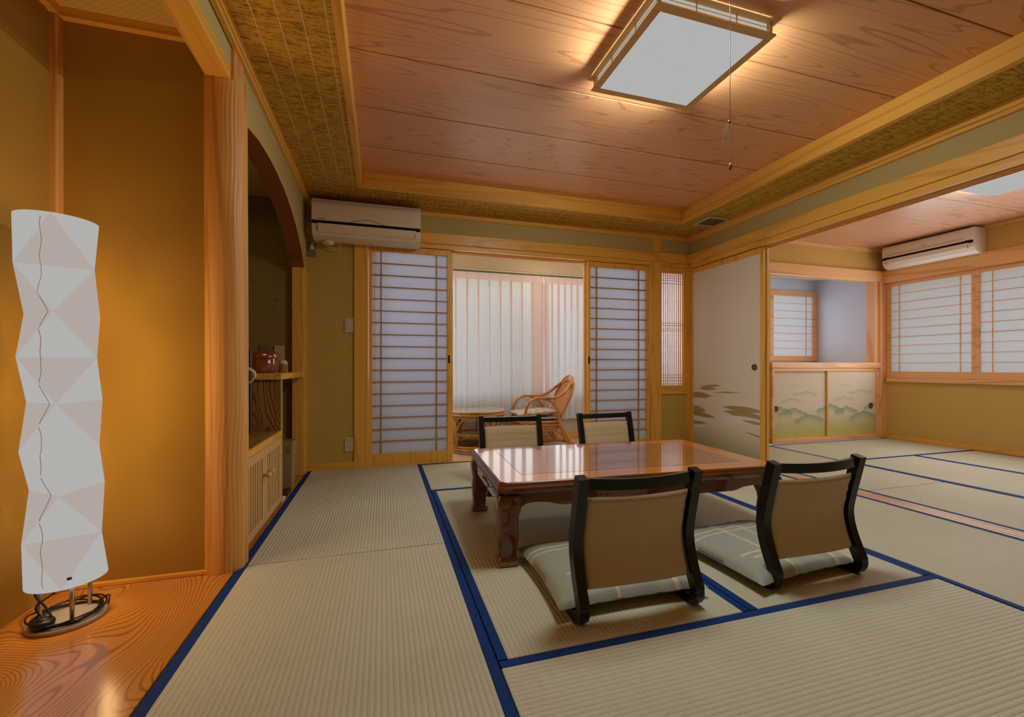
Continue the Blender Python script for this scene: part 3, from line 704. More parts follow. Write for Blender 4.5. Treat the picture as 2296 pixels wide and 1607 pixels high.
# lacquer tub with lid
t = thing('lacquer_tub', 'round red-brown lacquered tub with lid on the niche shelf', 'tub', (-.784, 3.165, .7905))
MB().lathe([(.100, 0), (.118, .006), (.126, .03), (.126, .092), (.120, .097)], seg=48).build('bowl', 'red_lacquer', t, smooth=True, bevel=.001)
MB().lathe([(.131, .093), (.135, .097), (.135, .112), (.131, .124), (.118, .130), (.03, .133), (.001, .133)], seg=48).build('lid', 'red_lacquer', t, smooth=True, bevel=.001)
t = thing('wicker_basket', 'tiny wicker basket holding a white rolled towel beside the lacquered tub', 'basket', (-.672, 3.375, .7905))
mb = MB()
for k in range(6): mb.tube([( .027 * math.cos(a), .027 * math.sin(a), .005 + k * .009) for a in [2 * PI * i / 20 for i in range(20)]], .005, 6, closed=True)
mb.build('weave', 'wicker', t, smooth=True)
MB().lathe([(.001, .05), (.022, .052), (.026, .065), (.022, .078), (.010, .086), (.001, .088)], seg=20, sx=1.1).build('towel', 'white_cloth', t, smooth=True)
# waste bin
t = thing('waste_bin', 'slim cardboard-brown waste bin with green label under the shelf', 'bin', (-.628, 3.27, 0))
mb = MB(); w0, w1, hh = (.055, .09), (.068, .115), .325
def ring(a, b, z): return [(-a, -b, z), (a, -b, z), (a, b, z), (-a, b, z)]
vs = ring(*w0, 0) + ring(*w1, hh) + ring(w1[0] - .004, w1[1] - .004, hh) + ring(w0[0] - .004, w0[1] - .004, .01)
mb.add([(p[0] * .68, p[1] * .62, p[2]) for p in vs], [(0, 3, 2, 1)] + [(i, (i + 1) % 4, 4 + (i + 1) % 4, 4 + i) for i in range(4)] + [(4 + i, 4 + (i + 1) % 4, 8 + (i + 1) % 4, 8 + i) for i in range(4)] + [(8 + i, 8 + (i + 1) % 4, 12 + (i + 1) % 4, 12 + i) for i in range(4)] + [(12, 13, 14, 15)])
mb.build('body', 'cardboard', t); MB().box(-.040, .040, -.064, .064, .300, .304).build('liner', 'black_plastic', t)
MB().box(.010, .032, -.0705, -.0695, .255, .295).build('label', 'green_mark', t); MB().box(.015, .027, -.0715, -.0704, .268, .282).build('label_window', 'cardboard', t)
tag(MB().box(-.645, -.587, 3.06, 3.20, .0005, .02).build('folder', 'dark_book', bevel=.002), 'dark folder lying on the niche floor beside the cabinet', 'folder')
tag(MB().box(-.640, -.59, 2.955, 3.045, .0005, .013).build('cloth', 'white_cloth', bevel=.004), 'small folded white cloth on the niche floor beside the cabinet', 'cloth')
# television edge and telephone behind the pillar
t = thing('television', 'thin black television edge just right of the log pillar', 'television', (-.72, 2.42, .449))
MB().box(-.30, .098, -.02, .02, .05, .47).build('screen', 'black_plastic', t, bevel=.004); MB().box(-.25, .0, -.06, .06, 0, .012).box(-.14, -.10, -.015, .015, .01, .06).build('stand', 'black_plastic', t, bevel=.003)
t = thing('telephone', 'cream wall telephone mostly behind the log pillar with coiled cord showing', 'telephone', (-.63, 2.20, .76))
MB().box(-.02, .012, -.067, .09, .05, .16).build('body', 'ivory_plastic', t, bevel=.006)
mb = MB(); pts = []
for i in range(330):
    s = i / 329; a = -PI / 2 + PI * 1.15 * (s) ; cy0, cz0 = .065, .035
    base = Vector((.012 + .040 * math.sin(PI * s * .85), .10, .068 - .072 * s + .008 * math.sin(PI * s)))
    pts.append(base + Vector((.0045 * math.cos(50 * s * PI), .0045 * math.sin(50 * s * PI), .0045 * math.sin(50 * s * PI))))
mb.tube(pts, .0016, 5); mb.build('coiled_cord', 'cream_cord', t, smooth=True)
# niche downlight
t = thing('niche_downlight', 'small lit square lamp on the niche ceiling, half behind the arch', 'ceiling light', (-.82, 2.81, 2.12))
MB().box(-.07, .07, -.07, .07, -.03, 0).build('frame', 'light_wood', t); MB().box(-.06, .06, -.06, .06, -.033, -.029).build('diffuser', 'lit_bulb', t)

# ------------------------------------------------------------------ wall plates
def plate(name, label, cat, c, axis, wd, ht, mt, holes=(), dark='dark_slot', extra=None):
    t = thing(name, label, cat, c)
    def B(x0, x1, d0, d1, z0, z1): return MB().box(x0, x1, -d1, -d0, z0, z1)
    B(-wd / 2, wd / 2, 0, .008, -ht / 2, ht / 2).build('plate', mt, t, bevel=.003)
    for (hx, hz, hw, hh) in holes: B(hx - hw, hx + hw, .0075, .0085, hz - hh, hz + hh).build('slot', dark, t)
    return t
sl = lambda z: [(-.008, z, .0012, .005), (.008, z, .0012, .005)]
plate('wall_outlet', 'cream double wall outlet low beside the left paper screen', 'outlet', (-.265, 3.759, .197), 1, .068, .118, 'ivory_plastic', sl(.024) + sl(-.024))
t = plate('light_switch', 'cream light switch beside the left paper screen', 'switch', (-.265, 3.759, 1.167), 1, .068, .118, 'ivory_plastic')
MB().box(-.019, .019, -.0115, -.007, -.035, .035).build('rocker', 'ivory_plastic', t, bevel=.002)
t = plate('wall_outlet', 'clear grey wall outlet below the air conditioner, with plug in it', 'outlet', (-.543, 3.759, 1.763), 1, .068, .116, 'grey_plate')
plate('wall_outlet', 'metal grey outlet on the niche wall behind the tub', 'outlet', (-.855, 3.679, .957), 1, .075, .062, 'grey_plate', sl(-.012))
plate('wall_outlet', 'taller cream plate on the niche wall above the wicker basket', 'outlet', (-.757, 3.679, .935), 1, .072, .115, 'ivory_plastic', sl(-.01))

# ------------------------------------------------------------------ air conditioners
def aircon(name, label, loc, rz, wd, ht, dp, mt, marks=True):
    t = thing(name, label, 'air conditioner', loc, rz)
    # local: x width, -y to the room, z from bottom
    prof = [(0, .0), (-.5 * dp, -.008), (-.80 * dp, .012), (-.96 * dp, .055), (-dp, .10), (-dp, ht - .035), (-.96 * dp, ht - .008), (-.88 * dp, ht), (0, ht)]
    MB().prism([(p[0], p[1]) for p in prof], 0, -wd / 2, wd / 2).build('body', mt, t, bevel=.006, bseg=3)
    MB().box(-wd / 2 + .002, wd / 2 - .002, -dp - .0015, -dp + .01, .090, .117).build('air_slot', 'dark_slot', t)
    MB().prism([(-dp - .006, .094), (-.965 * dp - .006, .052), (-.90 * dp - .004, .034), (-.90 * dp + .002, .036), (-.955 * dp, .056), (-dp + .002, .094)], 0, -wd / 2 + .045, wd / 2 - .040).build('louvre', mt, t)
    for k in (-1, 1): MB().box(k * (wd / 2 - .043) - .0012, k * (wd / 2 - .043) + .0012, -dp - .003, -dp + .02, .045, .100).build('seam', 'dark_slot', t)
    return t
A1 = aircon('air_conditioner', 'cream air conditioner above the left paper screen, plugged in below', (-.113, 3.758, 1.825), 0, .81, .288, .20, 'ac_plastic')
mb = MB()
for k in range(3): mb.box(-.403, .403, -.2015 + k * .0005, -.19, .262 - k * .011, .2632 - k * .011)
mb.build('top_groove', 'dark_mark', A1)
# logo lettering (plain strokes in the shape of the maker's word)
def text(body, size, loc, rot, mt, parent, name='lettering', ext=.0004):
    cu = bpy.data.curves.new(name, 'FONT'); cu.body = body; cu.size = size; cu.extrude = ext; cu.align_x = 'LEFT'
    tmp = bpy.data.objects.new('tmp', cu); COL.objects.link(tmp)
    dg = bpy.context.evaluated_depsgraph_get(); dg.update(); me = bpy.data.meshes.new_from_object(tmp.evaluated_get(dg)); bpy.data.objects.remove(tmp)
    me.materials.clear(); me.materials.append(M[mt]); o = bpy.data.objects.new(name, me); COL.objects.link(o); o.location = loc; o.rotation_euler = rot; o.parent = parent; return o
text('National', .016, (-.362, -.2008, .126), (PI / 2, 0, 0), 'dark_mark', A1, 'maker_lettering')
MB().box(-.298, -.276, -.2012, -.2, .1275, .1287).build('small_mark', 'brown_mark', A1)
mb = MB(); mb.tube([(-.13 + .26 * i / 24, -.2008, .116 + .030 * math.sin(PI * i / 24)) for i in range(25)], .0022, 6); mb.build('display_arc', 'green_mark', A1)
for k in range(4): MB().box(-.055 + k * .036, -.049 + k * .036, -.2012, -.2, .124, .127).build('indicator', 'brown_mark', A1)
MB().box(.300, .340, -.2012, -.2, .1275, .1287).build('small_mark', 'brown_mark', A1)
MB().lathe([(.001, -.018), (.035, -.016), (.045, -.004), (.045, .006)], c=(-.30, -.075, -.016), seg=24).build('drain_cap', 'ac_plastic', A1, smooth=True)
mb = MB(); P = lambda x, z, y=-.03: Vector((x + .113, y, z - 1.825))
cord = [P(-.505, 1.795), P(-.49, 1.835, -.035), P(-.47, 1.825, -.04), P(-.42, 1.785, -.045), P(-.37, 1.765, -.045), P(-.335, 1.768, -.045), P(-.33, 1.79, -.045), P(-.345, 1.83, -.05)]
cord[0] = P(-.540, 1.80)
def spline(pts, n=8):
    out = []; q = [pts[0]] + list(pts) + [pts[-1]]
    for i in range(1, len(q) - 2):
        for k in range(n):
            s = k / n; a, b, c, d = q[i - 1], q[i], q[i + 1], q[i + 2]
            out.append(.5 * ((2 * b) + (-a + c) * s + (2 * a - 5 * b + 4 * c - d) * s * s + (-a + 3 * b - 3 * c + d) * s ** 3))
    out.append(q[-2]); return out
mb.tube(spline(cord), .0032, 8); mb.build('power_cord', 'cream_cord', A1, smooth=True)
MB().lathe([(.016, 0), (.016, .018), (.010, .028), (.004, .045)], c=(P(-.540, 1.758).x, -.024, 1.758 - 1.825), seg=14).build('plug', 'cream_cord', A1, smooth=True)
A2 = aircon('air_conditioner', 'white air conditioner above the right room windows', (5.648, 3.125, 1.942), -PI / 2, .80, .245, .19, 'ac_white')
MB().box(-.02, .022, -.1912, -.19, .166, .170).build('maker_mark', 'dark_mark', A2)
MB().box(-.36, .33, -.1915, -.18, .135, .150).build('grille_band', 'ivory_plastic', A2)
for k in (-1, 1): MB().box(k * .355 - .025, k * .355 + .025, -.1925, -.18, .098, .120).build('slot_end', 'dark_slot', A2)

# ------------------------------------------------------------------ ceiling lamps
t = thing('ceiling_light', 'square wooden framed ceiling light glowing in the main room, with pull cord', 'ceiling light', (1.249, 1.6405, 2.16))
hx, hy = .275, .2645; zb, zt = .014, .075
def sq(mb, h0x, h0y, h1x, h1y, z0, z1):
    mb.box(-h1x, h1x, -h1y, -h0y, z0, z1).box(-h1x, h1x, h0y, h1y, z0, z1).box(-h1x, -h0x, -h0y, h0y, z0, z1).box(h0x, h1x, -h0y, h0y, z0, z1); return mb
sq(MB(), hx - .030, hy - .030, hx + .004, hy + .004, zb - .004, zb + .004).build('lower_frame', 'light_wood', t, bevel=.001)
sq(MB(), hx - .02, hy - .02, hx + .016, hy + .016, zt - .006, zt + .003).build('upper_frame', 'light_wood', t, bevel=.001)
MB().box(-hx + .028, hx - .028, -hy + .028, hy - .028, zb - .003, zb + .002).build('diffuser', 'lit_panel', t)
sq(MB(), hx - .026, hy - .026, hx - .020, hy - .020, zb + .002, zt - .004).build('side_diffuser', 'lit_side', t)
for sx_ in (-1, 1):
    for sy_ in (-1, 1): MB().box(sx_ * (hx - .018), sx_ * (hx - .006), sy_ * (hy - .018), sy_ * (hy - .006), zb, zt).build('corner_post', 'light_wood', t)
mb = MB()
for z_ in (zb + .018, zb + .034):
    sq(mb, hx - .0145, hy - .0145, hx - .012, hy - .012, z_, z_ + .002)
for q in (-.095, .095):
    for sg in (-1, 1): mb.box(q - .002, q + .002, sg * (hy - .015), sg * (hy - .010), zb, zt); mb.box(sg * (hx - .015), sg * (hx - .010), q - .002, q + .002, zb, zt)
mb.build('side_lattice', 'light_wood', t)
MB().box(-.20, .20, -.19, .19, zt, .107).build('mount', 'panel_rim', t)
MB().box(-.012, .012, -.02, .02, .09, .107).build('hook', 'bronze', t)
# pull cord (hangs below the fixture)
CXp, CYp = .16 + .0, -.235
CP = (1.2265 - 1.249, 1.405 - 1.6405)
def px(pxx, y, py):
    a = (pxx - 1148) / F; b = -(py - CY) / F; s_, c_ = math.sin(YAW), math.cos(YAW); k = y / (c_ - a * s_); return Vector(((s_ + a * c_) * k, y, H + b * k))
yc = 1.345
c0 = px(1637, yc, 0); c1 = px(1637, yc, 272); c2 = px(1638, yc, 360); c3 = px(1637.5, yc, 378)
og = Vector(t.location)
mb = MB().tube([Vector((c1.x, c1.y, 2.262)) - og, c1 - og], .0011, 6); lp = [px(x_, yc, y_) - og for x_, y_ in ((1636, 274), (1632, 280), (1624, 295), (1619, 312), (1620, 319), (1624, 312), (1630, 294), (1634, 282), (1637, 290), (1638, 318), (1638, 360))]
mb.tube(spline(lp, 5), .0010, 6); mb.build('pull_cord', 'grey_string', t, smooth=True)
MB().lathe([(.0035, -.004), (.004, .0), (.0035, .006)], c=c1 - og + Vector((-.003, 0, -.003)), seg=10).build('cord_bead', 'dark_metal', t, smooth=True)
MB().lathe([(.002, -.014), (.0052, -.011), (.0062, -.002), (.0045, .008), (.002, .013)], c=c3 - og + Vector((0, 0, .008)), seg=14).build('pull_knob', 'pull_knob', t, smooth=True)
t = thing('ceiling_light', 'rounded white acrylic ceiling light glowing in the right room', 'ceiling light', (4.23, 1.86, 2.205))
mb = MB(); 
def rr(h, r, z, n=6):
    out = []
    for (sx_, sy_, a0) in ((1, 1, 0), (-1, 1, PI / 2), (-1, -1, PI), (1, -1, 3 * PI / 2)):
        for k in range(n + 1): a = a0 + k * PI / 2 / n; out.append((sx_ * (h - r) + r * math.cos(a), sy_ * (h - r) + r * math.sin(a), z))
    return out
L = [rr(.30, .08, 0), rr(.30, .08, -.035), rr(.292, .075, -.055), rr(.27, .07, -.066), rr(.10, .05, -.072)]; n = len(L[0])
mb.add(sum(L, []), [(i * n + k, i * n + (k + 1) % n, (i + 1) * n + (k + 1) % n, (i + 1) * n + k) for i in range(len(L) - 1) for k in range(n)] + [tuple((len(L) - 1) * n + k for k in range(n))])
mb.build('shade', 'lit_panel', t, smooth=True)
t = thing('ceiling_light', 'small round ceiling light of the veranda, its rim peeking below the screen head', 'ceiling light', (1.67, 4.17, 2.15))
MB().lathe([(.10, -.002), (.11, -.01), (.11, -.03), (.105, -.035)], seg=32).build('rim', 'light_wood', t); MB().lathe([(.098, -.03), (.09, -.04), (.001, -.042)], seg=32).build('diffuser', 'lit_panel', t)
t = thing('ceiling_vent', 'small cream vent grille in the reed ceiling corner', 'vent', (2.88, 3.265, 2.16))
sq(MB(), .095, .088, .118, .112, -.012, -.0005).build('frame', 'ivory_plastic', t, bevel=.002)
mb = MB().box(-.096, .096, -.09, .09, -.006, -.002)
for k in range(14): mb.box(-.094, .094, -.084 + k * .0125, -.080 + k * .0125, -.010, -.006)
mb.build('grille', 'vent_grey', t)

# ------------------------------------------------------------------ paper floor lamp
t = thing('floor_lamp', 'tall folded white paper floor lamp glowing in the alcove', 'floor lamp', (LX, LY, 0))
view = math.atan2(-LY, -LX)     # towards the camera
fr = view                        # angle of the front direction
R_ = .104; PH = math.radians(8)
def node(kind, k, z, r=R_):
    base = fr + PI if kind == 'A' else fr     # A: a vertex at the back; B: a vertex at the front
    a = base + k * 2 * PI / 3 - PH; return (r * math.cos(a), r * math.sin(a), z)
zs_ = [1.305, 1.147, 1.0, .86, .715, .57, .43, .285, .135]
mb = MB(); kinds = ['T', 'A', 'B', 'A', 'B', 'A', 'B', 'A', 'T']
def tri(a, b, c, m): mb.slot(m); mb.add([a, b, c], [(0, 1, 2)])
rings_ = {}
for i in range(1, 8): rings_[i] = [node(kinds[i], k, zs_[i]) for k in range(3)]
for i in range(1, 7):
    U, Lw = rings_[i], rings_[i + 1]
    ua = [math.atan2(p[1], p[0]) for p in U]; la = [math.atan2(p[1], p[0]) for p in Lw]
    for k in range(3):
        mid = ua[k] + PI / 3   # lower vertex between U[k] and U[k+1]
        j = min(range(3), key=lambda q: abs((la[q] - mid + PI) % (2 * PI) - PI))
        j2 = min(range(3), key=lambda q: abs((la[q] - (ua[k] - PI / 3) + PI) % (2 * PI) - PI))
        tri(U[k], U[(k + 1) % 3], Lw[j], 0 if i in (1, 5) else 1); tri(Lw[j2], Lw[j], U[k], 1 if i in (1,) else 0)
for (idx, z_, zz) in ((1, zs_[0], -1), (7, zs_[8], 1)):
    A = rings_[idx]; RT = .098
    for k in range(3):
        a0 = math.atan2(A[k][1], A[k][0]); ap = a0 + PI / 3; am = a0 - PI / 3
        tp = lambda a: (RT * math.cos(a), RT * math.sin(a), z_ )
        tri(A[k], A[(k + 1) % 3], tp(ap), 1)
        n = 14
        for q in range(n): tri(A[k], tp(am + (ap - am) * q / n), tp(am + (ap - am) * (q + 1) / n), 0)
lean = Vector((math.cos(fr - PI / 2), math.sin(fr - PI / 2), 0)) * .02
mb.v = [tuple(Vector(p) + lean * (p[2] - .13)) for p in mb.v]
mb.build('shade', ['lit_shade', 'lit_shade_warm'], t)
# overlapping seam of the sheet on the left side, lying on the folded surface
from mathutils.geometry import intersect_ray_tri
SV = [Vector(p) for p in mb.v]; fine = []
for i in range(8):
    for k in range(10):
        q = k / 10; z_ = zs_[i] + (zs_[i + 1] - zs_[i]) * q
        a0 = 50 if i % 2 else 30; a1 = 30 if i % 2 else 50
        a = fr - math.radians(a0 + (a1 - a0) * q + 1.6 * math.sin(9 * (i + q)))
        d = Vector((math.cos(a), math.sin(a), 0)); best = 0
        for f in mb.f:
            h_ = intersect_ray_tri(SV[f[0]], SV[f[1]], SV[f[2]], d, Vector((0, 0, z_)), True)
            if h_ is not None: best = max(best, Vector((h_.x, h_.y)).length)
        if best > 0: fine.append(Vector((d.x * (best + .0006), d.y * (best + .0006), z_)))
MB().tube(fine, .0008, 4).build('seam', 'brown_mark', t)
MB().lathe([(.095, 0), (.098, .003), (.098, .011), (.095, .014), (.001, .014)], seg=64).build('base', 'lamp_base', t, bevel=.0005)
for k in range(3):
    a = fr + math.radians(8) + k * 2 * PI / 3
    MB().tube([(.068 * math.cos(a), .068 * math.sin(a), .013), (.068 * math.cos(a), .068 * math.sin(a), .150)], .006, 16).build('leg', 'steel', t, smooth=True)
    rs_ = .100; MB().lathe([(.001, -.004), (.006, -.003), (.006, .003), (.001, .004)], c=(rs_ * .93 * math.cos(a - .1), rs_ * .93 * math.sin(a - .1), .165), seg=12).build('screw', 'dark_metal', t, smooth=True)
mb = MB()
for j in range(5):
    pts = []
    for i in range(60):
        a = 2 * PI * i / 60; rr_ = .080 + .006 * math.sin(2 * a + j * 1.7) + .003 * j - .004; pts.append(Vector((rr_ * math.cos(a), rr_ * math.sin(a), .019 + .004 * j * abs(math.sin(a + j)) + .003 * math.sin(3 * a + j))))
    mb.tube(pts, .0028, 6, closed=True)
tx, ty = -math.sin(fr), math.cos(fr)   # screen-left direction is roughly (+/-)
lf = Vector((math.cos(fr - PI / 2), math.sin(fr - PI / 2), 0)); fw = Vector((math.cos(fr), math.sin(fr), 0))
mb.tube(spline([lf * .05 + Vector((0, 0, .15)), lf * .072 + Vector((0, 0, .11)), lf * .05 + fw * .02 + Vector((0, 0, .07)), lf * .03 + fw * .05 + Vector((0, 0, .03))]), .003, 6)
mb.tube(spline([Vector((0, 0, .14)), lf * .03 + Vector((0, 0, .10)), lf * .07 + Vector((0, 0, .07)), lf * .06 - fw * .01 + Vector((0, 0, .03))]), .0026, 6)
mb.tube(spline([-lf * .075 - fw * .01 + Vector((0, 0, .03)), -lf * .10 - fw * .0 + Vector((0, 0, .045)), -lf * .096 + fw * .02 + Vector((0, 0, .02))]), .0026, 6)
mb.build('power_cord', 'black_plastic', t, smooth=True)
c = lf * .055 + fw * .045
MB().lathe([(.001, .015), (.024, .016), (.027, .022), (.028, .034), (.024, .040), (.016, .041), (.015, .045), (.010, .047), (.001, .047)], c=c, seg=32, sx=1.05).build('foot_switch', 'black_plastic', t, smooth=True)

# ------------------------------------------------------------------ low table
TA = math.radians(-2.8)
t = thing('low_table', 'polished red-brown low table with inlaid top and cabriole legs', 'table', (1.189, 2.084, .002), TA)
tw, td, th = .716, .402, .345
def cham(hx_, hy_, c_): return [(-hx_ + c_, -hy_), (hx_ - c_, -hy_), (hx_, -hy_ + c_), (hx_, hy_ - c_), (hx_ - c_, hy_), (-hx_ + c_, hy_), (-hx_, hy_ - c_), (-hx_, -hy_ + c_)]
mb = MB(); sec = [(.030, .290), (.012, .293), (.004, .300), (.0, .310), (.0, .322), (.008, .331), (.008, .334), (.012, .341), (.018, .345)]
LL = [[(p[0], p[1], z_) for p in cham(tw - d_, td - d_, .022)] for d_, z_ in sec]; n = 8
mb.add(sum(LL, []), [(i * n + k, i * n + (k + 1) % n, (i + 1) * n + (k + 1) % n, (i + 1) * n + k) for i in range(len(LL) - 1) for k in range(n)] + [tuple(range(n))[::-1]])
mb.build('tabletop_edge', 'table_wood', t)
ix, iy = .583, .272
MB().prism(cham(tw - .018, td - .018, .020), 2, .3435, .3455).build('tabletop', 'table_border', t)
MB().box(-ix - .002, ix + .002, -iy - .002, iy + .002, .3450, .3457).build('groove', 'dark_mark', t)
MB().box(-ix, ix, -iy, iy, .3452, .3460).build('inlay_panel', 'table_inlay', t, bevel=.0003)
def apron(axis, s_, L_, off):
    # scalloped lower edge
    pts = [(-L_, .293)]; N_ = 40
    for i in range(N_ + 1):
        u = -1 + 2 * i / N_; a = abs(u)
        z_ = .236 if a < .70 else (.236 + .016 * (.5 - .5 * math.cos((a - .70) / .12 * PI)) if a < .82 else .252 + .004 * math.sin((a - .82) / .18 * PI) - .014 * max(0., (a - .93) / .07) ** 2)
        pts.append((u * L_, z_))
    pts.append((L_, .293)); a_, b_ = (off, off + .016) if s_ > 0 else (-off - .016, -off)
    mb = MB()
    if axis == 0:
        mb.prism([(p[0], p[1]) for p in pts], 1, a_, b_)
    else:
        mb.prism([(p[0], p[1]) for p in pts], 0, a_, b_)
    o = mb.build('apron', 'table_wood', t, bevel=.001)
    # carved scrolls
    f_ = b_ + .001 if s_ > 0 else a_ - .001
    def W(u, z_): return (u, f_, z_) if axis == 0 else (f_, u, z_)
    for cc in ((-.30, .30) if axis == 0 else (-.02,)):
        cv = MB()
        for sg in (-1, 1):
            cv.tube([W(cc + sg * (.030 + r_ * math.cos(a)), .268 + r_ * math.sin(a)) for a, r_ in [(q * .45, .009 * (1 - q / 26)) for q in range(24)]], .0013, 5)
            cv.tube([W(cc + sg * (.045 + .045 * q / 10), .262 + .008 * math.sin(q * .9)) for q in range(11)], .0018, 5)
        cv.tube([W(cc + .012 * math.cos(a), .268 + .010 * math.sin(a)) for a in [q * PI / 8 for q in range(16)]], .0018, 5, closed=True)
        cv.build('carving', 'table_wood', o, smooth=True)
for s_ in (-1, 1): apron(0, s_, tw - .10, td - .032); apron(1, s_, td - .10, tw - .032)
for sx_ in (-1, 1):
    for sy_ in (-1, 1):
        prof = [(.292, .046, .004), (.275, .050, .0), (.25, .052, -.002), (.225, .049, -.001), (.20, .043, .002), (.175, .041, .003), (.15, .043, .001), (.125, .045, .0), (.10, .043, .001), (.07, .038, .005), (.045, .036, .006), (.032, .038, .004), (.022, .043, -.001)]
        LL = []
        ox, oy = sx_ * (tw - .053), sy_ * (td - .053)
        for (z_, h_, o_) in prof:
            q = [(-h_ * .75, -h_), (h_ * .75, -h_), (h_, -h_ * .75), (h_, h_ * .75), (h_ * .75, h_), (-h_ * .75, h_), (-h_, h_ * .75), (-h_, -h_ * .75)]
            cc = (ox + sx_ * (.052 - h_ - o_) * .8, oy + sy_ * (.052 - h_ - o_) * .8); LL.append([(cc[0] + p[0], cc[1] + p[1], z_) for p in q])
        mb = MB(); n = 8; mb.add(sum(LL, []), [(i * n + k, i * n + (k + 1) % n, (i + 1) * n + (k + 1) % n, (i + 1) * n + k) for i in range(len(LL) - 1) for k in range(n)] + [tuple(range(n))[::-1], tuple((len(LL) - 1) * n + k for k in range(n))])
        lg = mb.build('leg', 'table_wood', t, smooth=False, bevel=.003)
        for p in lg.data.polygons: p.use_smooth = True
        h_ = .044; cc = (ox + sx_ * .0072, oy + sy_ * .0072)
        MB().box(cc[0] - h_, cc[0] + h_, cc[1] - h_, cc[1] + h_, 0, .023).build('foot', 'gold_cap', lg, bevel=.003)

# ------------------------------------------------------------------ legless floor chairs
prof = [(.002, .474), (.010, .44), (.024, .38), (.040, .31), (.050, .25), (.046, .20), (.032, .15), (.014, .105), (-.002, .070), (-.006, .048), (.000, .030), (.014, .0175), (.034, .0165), (.08, .0165), (.20, .0165), (.34, .0165)]
def smooth2(p, n=4):
    q = [Vector((a, b, 0)) for a, b in p]; return [(v.x, v.y) for v in spline(q, n)]
PR = smooth2(prof)
def yz(z):
    best = min(((abs(b - z), a) for a, b in PR if b > .06)); return best[1]
def make_chair(label, loc, rz):
    t = thing('floor_chair', label, 'floor chair', loc, rz, 'legless floor chairs around the low table')
    hw = .2325
    for s_ in (-1, 1):
        a, b = sorted((s_ * hw, s_ * (hw - .034)))
        hl = [.0175] * len(PR)
        for i in range(len(PR)): 
            hl[i] = .0185 if PR[i][1] > .06 else .0165
        MB().strip(PR, hl, 0, a, b).build('side_frame', 'black_lacquer', t, bevel=0)
    def rail(u, v):
        x = (u - .5) * 2 * (hw - .030); bow = -.030 * (1 - (2 * u - 1) ** 2)
        sec = [(-.010, .0), (.010, .0), (.010, .034), (-.010, .036)]; k = int(round(v * 4)) % 4
        z0 = .434 - .004 * (1 - (2 * u - 1) ** 2); return (x, bow + .010 + sec[k][0], z0 + sec[k][1])
    mb = MB().grid(rail, 24, 4); mb.build('top_rail', 'black_lacquer', t, weld=True)
    # back pad
    NZ = 24
    def pad(side):
        def fn(u, v):
            x = (u - .5) * 2 * (hw - .036); z = .105 + v * .298; e = min(u, 1 - u, ) * 2 * (hw - .036); ez = min(v, 1 - v) * .298
            bow = -.024 * (1 - (2 * u - 1) ** 2) * min(1, .35 + v)
            th_ = .013 * min(1, (e / .02)) ** .5 * min(1, (ez / .014)) ** .5 if side else -.010 * min(1, (e / .012)) ** .5 * min(1, (ez / .012)) ** .5
            if side: th_ += .0012 * math.sin(7 * u + 2 * v) * min(1, e / .04)
            return (x, yz(z) + bow + th_, z)
        return fn
    mb = MB().grid(pad(0), 28, NZ).grid(pad(1), 28, NZ); mb.build('back_pad', 'brocade', t, smooth=True, weld=True)
    MB().box(-hw + .030, hw - .030, .10, .36, .004, .014).build('seat', 'black_lacquer', t, bevel=.003)
    return t
make_chair('black framed floor chair nearest the camera, at the near left of the low table', (.828, 1.262, 0), math.radians(-1))
def place(src, label, loc, rz):
    c = copy_tree(src); c.location = loc; c.rotation_euler = (0, 0, rz); c['label'] = label; return c
src = [o for o in COL.objects if o.name == 'floor_chair'][0]
place(src, 'black framed floor chair at the near right corner of the low table', (1.612, 1.262, 0), math.radians(0))
place(src, 'black framed floor chair across the table, in front of the rattan table', (.885, 3.02, 0), PI + math.radians(-2))
place(src, 'black framed floor chair across the table, in front of the right paper screen', (1.648, 3.02, 0), PI + math.radians(2))

def zab(label, loc, rz, sx_, sy_):
    t = MB()
    def fn(s_):
        def g(u, v):
            a, b = 2 * u - 1, 2 * v - 1
            px_ = a * (1 - .055 * (1 - b * b) ** 1.0 + .0) ; py_ = b * (1 - .055 * (1 - a * a))
            e = max(0, (1 - a ** 4)) ** .42 * max(0, (1 - b ** 4)) ** .42
            wr = .0022 * math.sin(14 * a + 5 * b) * math.sin(9 * b) * (1 - a * a) + .002 * math.sin(23 * a) * abs(b) ** 4
            return (px_ * sx_ / 2, py_ * sy_ / 2, (.038 + (.046 * e + wr if s_ > 0 else -.020 * e)))
        return g
    t.grid(fn(1), 40, 40).grid(fn(-1), 40, 40)
    o = t.build('floor_cushion', 'cushion_cloth', smooth=True, weld=True); o.location = loc; o.rotation_euler = (0, 0, rz)
    return tag(o, label, 'cushion', 'striped grey-green floor cushions')
zab('grey-green striped floor cushion on the floor chair nearest the camera', (.84, 1.545, .0005), math.radians(-1), .575, .50)
zab('pale green striped floor cushion on the near right floor chair', (1.556, 1.508, .0005), math.radians(5), .535, .50)

